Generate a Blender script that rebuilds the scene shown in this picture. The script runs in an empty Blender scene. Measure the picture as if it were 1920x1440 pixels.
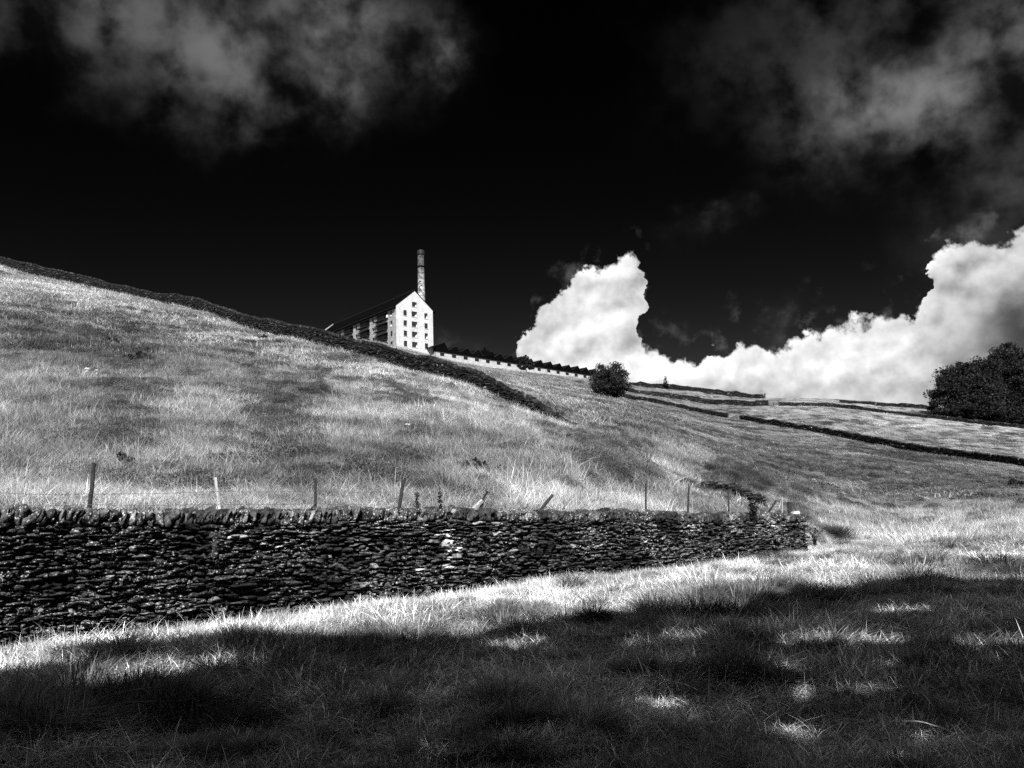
import bpy, math
import numpy as np
from mathutils import Matrix, Vector
from math import radians as rad, sin, cos, pi

RNG = np.random.default_rng(7)
SC = bpy.context.scene
COL = SC.collection

# ------------------------------------------------------------------ camera
F = 1500.0                                   # focal length in photo pixels (1920 wide)
PITCH, ROLL = rad(9.0), rad(2.0)
CAM = np.array([0.0, 0.0, 1.6])
_f = np.array([0, cos(PITCH), sin(PITCH)])
_r0 = np.array([1.0, 0, 0])
_u0 = np.array([0, -sin(PITCH), cos(PITCH)])
_R = cos(ROLL) * _r0 - sin(ROLL) * _u0
_U = sin(ROLL) * _r0 + cos(ROLL) * _u0

cam_d = bpy.data.cameras.new('camera')
cam = bpy.data.objects.new('camera', cam_d)
COL.objects.link(cam)
cam.matrix_world = Matrix(((_R[0], _U[0], -_f[0], CAM[0]), (_R[1], _U[1], -_f[1], CAM[1]),
                           (_R[2], _U[2], -_f[2], CAM[2]), (0, 0, 0, 1)))
cam_d.sensor_width = 36
cam_d.lens = F / 1920 * 36
cam_d.clip_start = 0.05
cam_d.clip_end = 5000
SC.camera = cam


def ray(u, v):
    return _f + (u - 960) / F * _R + (720 - v) / F * _U


def pt(u, v, Y):
    d = ray(u, v)
    return CAM + d * Y / d[1]


def gp(u, v, z=0.0):
    d = ray(u, v)
    return CAM + d * (z - CAM[2]) / d[2]


def proj(P):
    Q = np.asarray(P) - CAM
    dep = np.maximum(Q @ _f, 1e-3)
    return 960 + F * (Q @ _R) / dep, 720 - F * (Q @ _U) / dep


def azel(u, v):
    d = ray(u, v)
    return math.degrees(math.atan2(d[0], d[1])), math.degrees(math.atan2(d[2], math.hypot(d[0], d[1])))


# ------------------------------------------------------------------ sun, exposure
SUN_EL = rad(40)
SUN_AZ = rad(180 - 3)                        # measured clockwise from +Y: behind the camera
SUN_DIR = np.array([sin(SUN_AZ) * cos(SUN_EL), cos(SUN_AZ) * cos(SUN_EL), sin(SUN_EL)])
sun_d = bpy.data.lights.new('sun', 'SUN')
sun_d.energy = 5.0
sun_d.angle = rad(0.5)
sun_d.color = (1, 1, 1)                      # black-and-white picture: neutral light
sun = bpy.data.objects.new('sun', sun_d)
COL.objects.link(sun)
sun.rotation_euler = Vector(SUN_DIR).to_track_quat('Z', 'Y').to_euler()

SC.view_settings.view_transform = 'Standard'
SC.view_settings.look = 'None'
SC.view_settings.exposure = 1.15
SC.view_settings.gamma = 1
SC.cycles.max_bounces = 3
SC.cycles.diffuse_bounces = 2
SC.cycles.glossy_bounces = 2
SC.cycles.transparent_max_bounces = 4
SC.cycles.use_denoising = False


# ------------------------------------------------------------------ node helpers
class NT:
    def __init__(self, nt):
        self.nt = nt
        nt.nodes.clear()

    def node(self, kind, **kw):
        n = self.nt.nodes.new(kind)
        for k, v in kw.items():
            setattr(n, k, v)
        return n

    def link(self, a, b):
        self.nt.links.new(a, b)

    def put(self, sock, x):
        if isinstance(x, (int, float)):
            sock.default_value = x
        elif isinstance(x, (tuple, list)):
            sock.default_value = x
        else:
            self.link(x, sock)

    def m(self, op, *a, clamp=False):
        n = self.node('ShaderNodeMath', operation=op)
        n.use_clamp = clamp
        for i, x in enumerate(a):
            self.put(n.inputs[i], x)
        return n.outputs[0]

    def vm(self, op, a, b=None, scale=None):
        n = self.node('ShaderNodeVectorMath', operation=op)
        self.put(n.inputs[0], a)
        if b is not None:
            self.put(n.inputs[1], b)
        if scale is not None:
            self.put(n.inputs['Scale'], scale)
        return n.outputs[0]

    def smooth(self, x, a, b, lo=0.0, hi=1.0):
        n = self.node('ShaderNodeMapRange', interpolation_type='SMOOTHSTEP')
        self.put(n.inputs[0], x)
        n.inputs[1].default_value = a
        n.inputs[2].default_value = b
        n.inputs[3].default_value = lo
        n.inputs[4].default_value = hi
        return n.outputs[0]

    def lin(self, x, a, b, lo=0.0, hi=1.0):
        n = self.node('ShaderNodeMapRange')
        self.put(n.inputs[0], x)
        n.inputs[1].default_value = a
        n.inputs[2].default_value = b
        n.inputs[3].default_value = lo
        n.inputs[4].default_value = hi
        return n.outputs[0]

    def noise(self, vec, scale, detail=4, rough=0.55, col=False, dist=0.0):
        n = self.node('ShaderNodeTexNoise')
        if vec is not None:
            self.link(vec, n.inputs['Vector'])
        n.inputs['Scale'].default_value = scale
        n.inputs['Detail'].default_value = detail
        n.inputs['Roughness'].default_value = rough
        n.inputs['Distortion'].default_value = dist
        return n.outputs['Color' if col else 'Fac']


# ------------------------------------------------------------------ world: near-black red-filter sky and clouds
world = bpy.data.worlds.new('World')
SC.world = world
world.use_nodes = True
W = NT(world.node_tree)
tc = W.node('ShaderNodeTexCoord').outputs['Generated']
sep = W.node('ShaderNodeSeparateXYZ')
W.link(tc, sep.inputs[0])
dx, dy, dz = sep.outputs
az0 = W.m('MULTIPLY', W.m('ARCTAN2', dx, dy), 57.29578)
el0 = W.m('MULTIPLY', W.m('ARCSINE', dz), 57.29578)
sky = W.node('ShaderNodeTexSky', sky_type='NISHITA', sun_disc=False)
sky.sun_elevation = SUN_EL
sky.sun_rotation = SUN_AZ
sky.altitude = 200
ssep = W.node('ShaderNodeSeparateColor')
W.link(sky.outputs[0], ssep.inputs[0])
sky_red = W.m('MULTIPLY', W.m('POWER', W.m('MINIMUM', ssep.outputs[0], 4.5), 3.5), 0.00018)     # a deep red filter on a blue sky

# billow warp
w1 = W.vm('SUBTRACT', W.noise(tc, 9, 3, 0.5, col=True), (0.5, 0.5, 0.5))
w2 = W.vm('SUBTRACT', W.noise(tc, 34, 6, 0.58, col=True), (0.5, 0.5, 0.5))
s1 = W.node('ShaderNodeSeparateXYZ'); W.link(w1, s1.inputs[0])
s2 = W.node('ShaderNodeSeparateXYZ'); W.link(w2, s2.inputs[0])
az = W.m('ADD', az0, W.m('ADD', W.m('MULTIPLY', s1.outputs[0], 2.6), W.m('MULTIPLY', s2.outputs[0], 4.0)))
el = W.m('ADD', el0, W.m('ADD', W.m('MULTIPLY', s1.outputs[2], 2.2), W.m('MULTIPLY', s2.outputs[2], 4.0)))

# cumulus: height of the cloud tops against azimuth
tops = [(952, 720), (968, 665), (985, 615), (1025, 580), (1052, 556), (1070, 536), (1100, 520), (1118, 500), (1150, 487), (1185, 482), (1204, 496), (1209, 530), (1200, 575),
        (1200, 615), (1196, 648), (1225, 658), (1258, 672), (1290, 690), (1325, 668), (1350, 640), (1390, 622), (1440, 642), (1500, 634), (1560, 612), (1640, 592), (1698, 602),
        (1735, 560), (1760, 475), (1805, 446), (1850, 454), (1930, 420), (2500, 600)]
LEAN = 0.30                                   # the cloud towers lean over to the right
AE = [azel(u, v) for u, v in tops]
AE = [(a - LEAN * (e - 11.0), e) for a, e in AE]
AE = [(max(a, max([q[0] for q in AE[:k]] + [-999]) + 0.02), e) for k, (a, e) in enumerate(AE)]
A0, A1 = AE[0][0], AE[-1][0]
EMAX = 24.0
ramp = W.node('ShaderNodeValToRGB')
cr = ramp.color_ramp
cr.interpolation = 'LINEAR'
pts = [(max(0, min(1, (a - A0) / (A1 - A0))), e / EMAX) for a, e in AE]
while len(cr.elements) < len(pts):
    cr.elements.new(1.0)
for k, (p_, e_) in enumerate(pts):
    cr.elements[k].position = p_
for k, (p_, e_) in enumerate(pts):
    cr.elements[k].color = (e_, e_, e_, 1)
az_l = W.m('SUBTRACT', az, W.m('MULTIPLY', W.m('SUBTRACT', el, 11.0), LEAN))
W.link(W.lin(az_l, A0, A1), ramp.inputs[0])
top = W.m('MULTIPLY', ramp.outputs[0], EMAX)
depth = W.m('SUBTRACT', top, el)                       # degrees below the cloud top
side = W.m('MULTIPLY', W.smooth(az_l, A0 - 0.3, A0 + 0.5), W.smooth(az_l, A1 - 6, A1, 1, 0))
cover = W.m('MULTIPLY', W.smooth(depth, -0.16, 0.42), side)
wisp = W.m('MULTIPLY', W.m('MULTIPLY', W.smooth(depth, -3.2, 0.2), W.smooth(W.noise(tc, 26, 5, 0.6), 0.52, 0.75)), side)
# light on the billows: the same noise a step towards the sun, subtracted
off = W.vm('ADD', tc, (-0.006, -0.006, 0.010))
nA = W.noise(tc, 17, 5, 0.48)
nB = W.noise(off, 17, 5, 0.48)
relief = W.m('SUBTRACT', nA, nB)


def blob(u, v, su, sv, A=None, E=None, tilt=0.0):
    """soft patch of sky centred on the direction of a photo pixel; su, sv in degrees"""
    a, e = azel(u, v)
    x = W.m('SUBTRACT', az if A is None else A, a)
    y = W.m('SUBTRACT', el if E is None else E, e)
    if tilt:
        c, s = cos(rad(tilt)), sin(rad(tilt))
        x, y = (W.m('ADD', W.m('MULTIPLY', x, c), W.m('MULTIPLY', y, s)),
                W.m('SUBTRACT', W.m('MULTIPLY', y, c), W.m('MULTIPLY', x, s)))
    q = W.m('ADD', W.m('POWER', W.m('ABSOLUTE', W.m('DIVIDE', x, su)), 2.0), W.m('POWER', W.m('ABSOLUTE', W.m('DIVIDE', y, sv)), 2.0))
    return W.m('EXPONENT', W.m('MULTIPLY', q, -1.0))


shade = W.m('ADD', W.m('MULTIPLY', relief, 2.4), 0.83)
shade = W.m('ADD', shade, W.m('MULTIPLY', W.m('SUBTRACT', W.noise(tc, 8, 4, 0.5), 0.5), 0.55))
rim = W.smooth(depth, 0.0, 2.4, 0.10, 0.0)
shade = W.m('ADD', shade, rim)
dark1 = W.m('MULTIPLY', blob(1935, 630, 3.9, 4.6, tilt=-30), 0.90)
dark2 = W.m('MULTIPLY', blob(1880, 740, 5.2, 1.9), 0.70)
dark3 = W.m('MULTIPLY', blob(1655, 735, 5.0, 0.8), 0.30)
dark4 = W.m('MULTIPLY', blob(1210, 600, 0.8, 1.7), 0.45)
for dk in (dark1, dark2, dark3, dark4):
    shade = W.m('MULTIPLY', shade, W.m('SUBTRACT', 1.0, dk))
shade = W.m('MAXIMUM', shade, 0.04)
cum = W.m('MULTIPLY', shade, 0.455)

# thin grey cloud high in the frame
thin = None
for (u, v, su, sv, k, tl) in [(640, 30, 5.0, 3.4, 0.085, 0), (330, 40, 9.0, 3.4, 0.055, 0), (430, 130, 3.6, 3.0, 0.038, 0),
                              (475, 200, 2.0, 1.5, 0.034, 0), (630, 155, 2.0, 1.6, 0.045, 0), (80, 40, 4.0, 2.0, 0.020, 0),
                              (820, 95, 1.3, 1.5, 0.050, 0), (1345, 410, 2.2, 0.9, 0.020, 15), (850, 642, 1.6, 0.6, 0.022, 0),
                              (1770, 165, 6.5, 2.6, 0.075, 0), (1640, 210, 4.0, 3.0, 0.038, 0), (1880, 330, 4.5, 5.5, 0.022, 0),
                              (1900, 40, 4.0, 2.5, 0.040, 0), (1560, 60, 8.0, 4.0, 0.016, 0), (1470, 605, 0.7, 1.0, 0.030, 0),
                              (1740, 290, 1.8, 1.2, -0.026, 0), (530, 60, 1.2, 1.6, -0.020, 0)]:
    b = W.m('MULTIPLY', blob(u, v, su, sv, tilt=tl), k)
    thin = b if thin is None else W.m('ADD', thin, b)
streak = W.m('ADD', W.m('MULTIPLY', W.m('MULTIPLY', W.smooth(W.noise(tc, 9, 7, 0.52), 0.38, 0.60), W.smooth(W.noise(off, 20, 6, 0.55), 0.25, 0.62)), 1.55), 0.06)
thin = W.m('MAXIMUM', W.m('MULTIPLY', thin, W.m('MULTIPLY', streak, 0.58)), 0.0)
# broken grey cloud added out of view, behind and overhead, as fill light
fwd = _f / np.linalg.norm(_f)
dotn = W.node('ShaderNodeVectorMath', operation='DOT_PRODUCT')
W.link(tc, dotn.inputs[0]); dotn.inputs[1].default_value = tuple(fwd)
away = W.smooth(dotn.outputs['Value'], 0.60, 0.30)
over = W.m('MULTIPLY', W.m('MULTIPLY', W.smooth(W.noise(tc, 2.6, 6, 0.55), 0.40, 0.66), away), 0.31)
base = W.m('ADD', W.m('ADD', sky_red, thin), over)
cov = W.m('MINIMUM', W.m('ADD', cover, W.m('MULTIPLY', wisp, 0.12)), 1.0)
val = W.m('ADD', W.m('MULTIPLY', base, W.m('SUBTRACT', 1.0, cov)), W.m('MULTIPLY', cum, cov))
comb = W.node('ShaderNodeCombineColor')
for i in range(3):
    W.link(val, comb.inputs[i])
bg = W.node('ShaderNodeBackground')
W.link(comb.outputs[0], bg.inputs[0])
bg.inputs[1].default_value = 1.0
wo = W.node('ShaderNodeOutputWorld')
W.link(bg.outputs[0], wo.inputs[0])
world.cycles.sampling_method = 'MANUAL'
world.cycles.sample_map_resolution = 512


# ------------------------------------------------------------------ numpy noise
def _hash(ix, iy, seed):
    h = (ix.astype(np.int64) * 374761393 + iy.astype(np.int64) * 668265263 + seed * 974711) & 0x7fffffff
    h = ((h ^ (h >> 13)) * 1274126177) & 0x7fffffff
    return ((h ^ (h >> 16)) & 0xffff) / 65535.0


def vnoise(x, y, seed=0):
    ix, iy = np.floor(x), np.floor(y)
    fx, fy = x - ix, y - iy
    fx, fy = fx * fx * (3 - 2 * fx), fy * fy * (3 - 2 * fy)
    a, b = _hash(ix, iy, seed), _hash(ix + 1, iy, seed)
    c, d = _hash(ix, iy + 1, seed), _hash(ix + 1, iy + 1, seed)
    return (a * (1 - fx) + b * fx) * (1 - fy) + (c * (1 - fx) + d * fx) * fy


def fbm(x, y, seed=0, oct=4):
    s, a, t = 0, 1.0, 0
    for k in range(oct):
        s = s + a * vnoise(x * 2 ** k + 17.3 * k, y * 2 ** k - 9.1 * k, seed + k)
        t += a
        a *= 0.55
    return s / t


def sstep(x, a, b):
    t = np.clip((x - a) / (b - a), 0, 1)
    return t * t * (3 - 2 * t)


# ------------------------------------------------------------------ object helpers
def link_mesh(name, V, faces, mat=None, parent=None, smooth=False, attrs=None):
    """V (n,3); faces: list of int arrays (m,k)"""
    me = bpy.data.meshes.new(name)
    V = np.asarray(V, dtype=np.float32)
    me.vertices.add(len(V))
    me.vertices.foreach_set('co', V.ravel())
    faces = [np.asarray(f, dtype=np.int32) for f in faces if len(f)]
    nl = sum(f.size for f in faces)
    npoly = sum(len(f) for f in faces)
    if npoly:
        me.loops.add(nl)
        me.polygons.add(npoly)
        me.loops.foreach_set('vertex_index', np.concatenate([f.ravel() for f in faces]))
        tot = np.concatenate([np.full(len(f), f.shape[1], dtype=np.int32) for f in faces])
        st = np.concatenate([[0], np.cumsum(tot)[:-1]]).astype(np.int32)
        me.polygons.foreach_set('loop_start', st)
        me.polygons.foreach_set('loop_total', tot)
        me.polygons.foreach_set('use_smooth', np.full(npoly, smooth))
    for k, (ty, arr) in (attrs or {}).items():
        at = me.attributes.new(k, ty, 'POINT')
        arr = np.asarray(arr)
        if ty == 'FLOAT_VECTOR':
            at.data.foreach_set('vector', arr.astype(np.float32).ravel())
        elif ty == 'INT':
            at.data.foreach_set('value', arr.astype(np.int32).ravel())
        else:
            at.data.foreach_set('value', arr.astype(np.float32).ravel())
    me.update(calc_edges=True)
    me.validate()
    if mat:
        me.materials.append(mat)
    o = bpy.data.objects.new(name, me)
    COL.objects.link(o)
    if parent:
        o.parent = parent
    return o


def tag(o, label, cat, group=None):
    o['label'] = label
    o['category'] = cat
    if group:
        o['group'] = group
    return o


def thing(name, label, cat, loc=(0, 0, 0), rz=0.0, group=None):
    o = bpy.data.objects.new(name, None)
    COL.objects.link(o)
    o.empty_display_size = 0.3
    o.location = loc
    o.rotation_euler = (0, 0, rz)
    return tag(o, label, cat, group)


class MB:
    def __init__(self):
        self.V, self.Fs, self.S, self.n = [], {}, [], 0

    def add(self, V, faces, shade=1.0):
        V = np.asarray(V, float)
        for f in faces:
            f = np.asarray(f)
            if len(f):
                self.Fs.setdefault(f.shape[1], []).append(f + self.n)
        self.V.append(V)
        self.S.append(np.broadcast_to(np.asarray(shade, float), (len(V),)))
        self.n += len(V)

    def quad(self, a, b, c, d, shade=1.0):
        self.add([a, b, c, d], [[[0, 1, 2, 3]]], shade)

    def poly(self, P, shade=1.0):
        self.add(P, [[list(range(len(P)))]], shade)

    def box(self, x0, x1, y0, y1, z0, z1, shade=1.0):
        V = [(x, y, z) for z in (z0, z1) for y in (y0, y1) for x in (x0, x1)]
        Fc = [[0, 2, 3, 1], [4, 5, 7, 6], [0, 1, 5, 4], [1, 3, 7, 5], [3, 2, 6, 7], [2, 0, 4, 6]]
        self.add(V, [Fc], shade)

    def tube(self, P, R, n=8, cap=True, shade=1.0, jit=0.0, rng=RNG):
        P = np.asarray(P, float)
        R = np.broadcast_to(np.asarray(R, float), (len(P),))
        T = np.gradient(P, axis=0)
        T /= np.linalg.norm(T, axis=1)[:, None] + 1e-9
        up = np.where(np.abs(T[:, 2:3]) > 0.9, [[1.0, 0, 0]], [[0, 0, 1.0]])
        A = np.cross(T, up)
        A /= np.linalg.norm(A, axis=1)[:, None] + 1e-9
        B = np.cross(T, A)
        th = np.arange(n) * 2 * pi / n
        rr = R[:, None] * (1 + jit * (rng.random((len(P), n)) - 0.5))
        V = P[:, None, :] + rr[:, :, None] * (np.cos(th)[None, :, None] * A[:, None, :] + np.sin(th)[None, :, None] * B[:, None, :])
        V = V.reshape(-1, 3)
        i = np.arange(len(P) - 1)[:, None] * n
        j = np.arange(n)[None, :]
        k = (j + 1) % n
        Q = np.stack([i + j, i + k, i + n + k, i + n + j], -1).reshape(-1, 4)
        fs = [Q]
        if cap:
            fs.append([list(range(n))[::-1]])
            fs.append([[(len(P) - 1) * n + q for q in range(n)]])
        self.add(V, fs, shade)

    def build(self, name, mat, parent=None, smooth=False):
        V = np.concatenate(self.V)
        fs = [np.concatenate(v) for v in self.Fs.values()]
        return link_mesh(name, V, fs, mat, parent, smooth, {'shade': ('FLOAT', np.concatenate(self.S))})


# ------------------------------------------------------------------ materials (all neutral greys: the picture is black and white)
def new_mat(name):
    m = bpy.data.materials.new(name)
    m.use_nodes = True
    return m, NT(m.node_tree)


def finish(N, val, rough=0.9, bump=None, bump_d=0.02, bump_s=0.6, transl=0.0, spec=0.3):
    col = N.node('ShaderNodeCombineColor')
    for i in range(3):
        N.put(col.inputs[i], val)
    b = N.node('ShaderNodeBsdfPrincipled')
    N.link(col.outputs[0], b.inputs['Base Color'])
    N.put(b.inputs['Roughness'], rough)
    b.inputs['Specular IOR Level'].default_value = spec
    if bump is not None:
        bp = N.node('ShaderNodeBump')
        bp.inputs['Strength'].default_value = bump_s
        bp.inputs['Distance'].default_value = bump_d
        N.link(bump, bp.inputs['Height'])
        N.link(bp.outputs[0], b.inputs['Normal'])
    out = N.node('ShaderNodeOutputMaterial')
    if transl > 0:
        t = N.node('ShaderNodeBsdfTranslucent')
        N.link(col.outputs[0], t.inputs[0])
        mx = N.node('ShaderNodeMixShader')
        mx.inputs[0].default_value = transl
        N.link(b.outputs[0], mx.inputs[1])
        N.link(t.outputs[0], mx.inputs[2])
        N.link(mx.outputs[0], out.inputs[0])
    else:
        N.link(b.outputs[0], out.inputs[0])


def attr(N, name, kind='GEOMETRY'):
    return N.node('ShaderNodeAttribute', attribute_name=name, attribute_type=kind).outputs['Fac']


def objco(N):
    return N.node('ShaderNodeTexCoord').outputs['Object']


def mat_grass(name, transl=0.2, spec=0.15):
    m, N = new_mat(name)
    v = N.m('MULTIPLY', attr(N, 'tint', 'INSTANCER'), attr(N, 'shade'))
    pos = N.node('ShaderNodeNewGeometry').outputs['Position']
    v = N.m('MULTIPLY', v, N.lin(N.noise(pos, 1.4, 6, 0.68), 0.33, 0.67, 0.42, 1.55))
    v = N.m('MULTIPLY', v, N.lin(N.noise(pos, 0.22, 4, 0.6), 0.36, 0.64, 0.55, 1.35))
    finish(N, v, 0.7, transl=transl, spec=spec)
    return m


def mat_ground():
    m, N = new_mat('ground_turf')
    pos = N.node('ShaderNodeNewGeometry').outputs['Position']
    n1 = N.noise(pos, 1.3, 8, 0.7)
    n2 = N.noise(pos, 0.16, 6, 0.62)
    v = N.m('MULTIPLY', attr(N, 'tint'), N.lin(n1, 0.3, 0.7, 0.45, 1.45))
    v = N.m('MULTIPLY', v, N.lin(n2, 0.35, 0.68, 0.72, 1.2))
    finish(N, v, 0.95, bump=n1, bump_d=0.5, bump_s=0.9, spec=0.05)
    return m


def mat_stone(name, base, lichen=0.35, lich_lo=0.60, lich_hi=0.70, scale=9.0, bump_d=0.03):
    m, N = new_mat(name)
    p = objco(N)
    n = N.noise(p, scale, 8, 0.65)
    big = N.noise(p, scale * 0.12, 4, 0.6)
    fine = N.noise(p, scale * 3.1, 6, 0.62)
    v = N.m('MULTIPLY', attr(N, 'shade'), N.lin(n, 0.34, 0.68, base * 0.12, base * 2.3))
    v = N.m('MULTIPLY', v, N.lin(big, 0.35, 0.65, 0.55, 1.4))
    spot = N.m('MULTIPLY', N.smooth(fine, lich_lo, lich_hi), N.smooth(big, 0.38, 0.60))
    v = N.m('ADD', v, N.m('MULTIPLY', spot, lichen))
    finish(N, v, 0.9, bump=n, bump_d=bump_d, bump_s=0.8, spec=0.2)
    return m


def mat_plain(name, base, var=0.4, scale=3.0, rough=0.85, spec=0.2, bump_d=0.01):
    m, N = new_mat(name)
    n = N.noise(objco(N), scale, 7, 0.65)
    v = N.m('MULTIPLY', attr(N, 'shade'), N.lin(n, 0.3, 0.7, base * (1 - var), base * (1 + var)))
    finish(N, v, rough, bump=n, bump_d=bump_d, spec=spec)
    return m


def mat_leaf(name, base, transl=0.15):
    m, N = new_mat(name)
    n = N.noise(objco(N), 0.6, 3, 0.5)
    v = N.m('MULTIPLY', attr(N, 'shade'), N.lin(n, 0.3, 0.7, base * 0.7, base * 1.3))
    finish(N, v, 0.6, transl=transl, spec=0.15)
    return m


def mat_ashlar(name, base, var, cw=0.6, ch=0.28, dirt=0.5):
    """coursed gritstone: brick pattern on object x+y / z"""
    m, N = new_mat(name)
    p = objco(N)
    s = N.node('ShaderNodeSeparateXYZ'); N.link(p, s.inputs[0])
    c = N.node('ShaderNodeCombineXYZ')
    N.link(N.m('ADD', s.outputs[0], s.outputs[1]), c.inputs[0])
    N.link(s.outputs[2], c.inputs[1])
    br = N.node('ShaderNodeTexBrick')
    N.link(c.outputs[0], br.inputs['Vector'])
    br.inputs['Color1'].default_value = (base * (1 - var),) * 3 + (1,)
    br.inputs['Color2'].default_value = (base * (1 + var),) * 3 + (1,)
    br.inputs['Mortar'].default_value = (base * 0.6,) * 3 + (1,)
    br.inputs['Scale'].default_value = 1.0
    br.inputs['Mortar Size'].default_value = 0.012
    br.inputs['Brick Width'].default_value = cw
    br.inputs['Row Height'].default_value = ch
    n = N.noise(p, 0.55, 7, 0.68)
    n2 = N.noise(p, 2.8, 6, 0.7)
    bw = N.node('ShaderNodeRGBToBW'); N.link(br.outputs['Color'], bw.inputs[0])
    v = N.m('MULTIPLY', bw.outputs[0], N.lin(n, 0.32, 0.66, 1 - dirt, 1.12))
    v = N.m('MULTIPLY', v, N.lin(n2, 0.3, 0.7, 0.82, 1.15))
    v = N.m('MULTIPLY', v, attr(N, 'shade'))
    finish(N, v, 0.9, bump=bw.outputs[0], bump_d=0.02, spec=0.15)
    return m


M_GROUND = mat_ground()
M_GRASS = mat_grass('grass_blades')
M_SCRUB = mat_grass('heather_leaves', 0.08, 0.2)
M_WALL = mat_stone('blackened_gritstone', 0.0175, 0.46, 0.555, 0.65, 9.0)
M_FAR_WALL = mat_stone('dark_field_stone', 0.012, 0.10, 0.60, 0.72, 3.0, 0.08)
M_HILL_WALL = mat_stone('hill_wall_stone', 0.011, 0.20, 0.61, 0.72, 3.0, 0.08)
M_POST_DARK = mat_plain('weathered_oak', 0.022, 0.6, 14)
M_POST_PALE = mat_plain('bleached_pine', 0.27, 0.45, 14)
M_WIRE = mat_plain('rusty_wire', 0.10, 0.3, 8)
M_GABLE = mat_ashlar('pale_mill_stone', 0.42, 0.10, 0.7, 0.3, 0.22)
M_SIDE = mat_ashlar('dark_mill_stone', 0.27, 0.20, 0.7, 0.3, 0.40)  # mill stone in a darker tone than the gable
M_SLATE = mat_plain('wet_dark_slate', 0.0025, 0.4, 1.2, 0.9, 0.0)
M_FRAME = mat_plain('window_frame_paint', 0.02, 0.2, 2)
M_SILL = mat_plain('pale_sill_stone', 0.34, 0.2, 2)
M_REVEAL = mat_plain('pale_reveal_stone', 0.40, 0.2, 2)
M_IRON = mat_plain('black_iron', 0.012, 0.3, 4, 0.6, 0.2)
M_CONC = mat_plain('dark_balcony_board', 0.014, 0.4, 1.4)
M_RAIL = mat_plain('galvanised_rail', 0.30, 0.2, 4, 0.5)
M_WHITE = mat_plain('white_paint', 0.75, 0.1, 2, 0.5)
M_BARK = mat_plain('bark', 0.03, 0.5, 5)
M_LEAF_DARK = mat_leaf('dark_broad_leaves', 0.013)
M_LEAF_BUSH = mat_leaf('hawthorn_leaves', 0.016)
M_LEAF_WEED = mat_leaf('weed_leaves', 0.16)
M_STEM_PALE = mat_plain('dead_pale_stem', 0.62, 0.2, 20, 0.5)  # dead stems, their pale tone also standing for sun dapples
M_PALE_ROCK = mat_plain('pale_rock', 0.34, 0.2, 6)
M_SHED = mat_ashlar('pale_shed_stone', 0.36, 0.10, 0.7, 0.3, 0.30)


def mat_glass():
    m, N = new_mat('dark_window_glass')
    finish(N, N.m('MULTIPLY', attr(N, 'shade'), 0.012), 0.08, spec=0.5)
    return m


def mat_chimney():
    m, N = new_mat('chimney_stone')
    p = objco(N)
    n = N.noise(p, 0.9, 7, 0.7)
    n2 = N.noise(p, 3.0, 6, 0.7)
    s = N.node('ShaderNodeSeparateXYZ'); N.link(p, s.inputs[0])
    soot = N.lin(s.outputs[2], 10, 23, 1.0, 0.16)          # soot thickens towards the mouth
    v = N.m('MULTIPLY', N.smooth(n, 0.38, 0.55, 0.02, 0.52), N.lin(n2, 0.3, 0.7, 0.55, 1.3))
    finish(N, N.m('MULTIPLY', v, soot), 0.9, bump=n2, bump_d=0.03, spec=0.1)
    return m


M_GLASS = mat_glass()
M_CHIM = mat_chimney()

# ------------------------------------------------------------------ terrain
WA, WB = np.array([-7.0, 11.1]), np.array([9.25, 25.98])          # foot of the near wall
WD = (WB - WA) / np.linalg.norm(WB - WA)
WN = np.array([WD[1], -WD[0]])                                   # towards the camera
WLEN = np.linalg.norm(WB - WA)
WT0 = -9.0                                                       # wall runs on to the left of the frame


def wall_top(t):
    """height of the near wall's coping along its length"""
    return np.interp(t, [-9, 0, 5, 10, 16, 20, WLEN], [1.95, 1.86, 1.74, 1.60, 1.36, 1.24, 1.10])


def wall_uv(x, y):
    t = (x - WA[0]) * WD[0] + (y - WA[1]) * WD[1]
    n = -((x - WA[0]) * WN[0] + (y - WA[1]) * WN[1])             # >0 behind the wall
    return t, n


def lift(x, y):
    t, n = wall_uv(x, y)
    fade = 1 - sstep(t, WLEN - 1.6, WLEN + 4.5)
    return sstep(n, 0.27, 0.52) * (wall_top(np.clip(t, -9, WLEN)) - 0.24) * fade * (1 - sstep(n, 30, 80))


def wallY(u):
    """depth of the near wall's line at photo column u"""
    best = None
    for t in np.linspace(-6, WLEN + 6, 200):
        p = WA + WD * t
        uu, vv = proj(np.array([[p[0], p[1], 1.4]]))
        if best is None or abs(uu[0] - u) < best[0]:
            best = (abs(uu[0] - u), p[1])
    return best[1]


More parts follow.
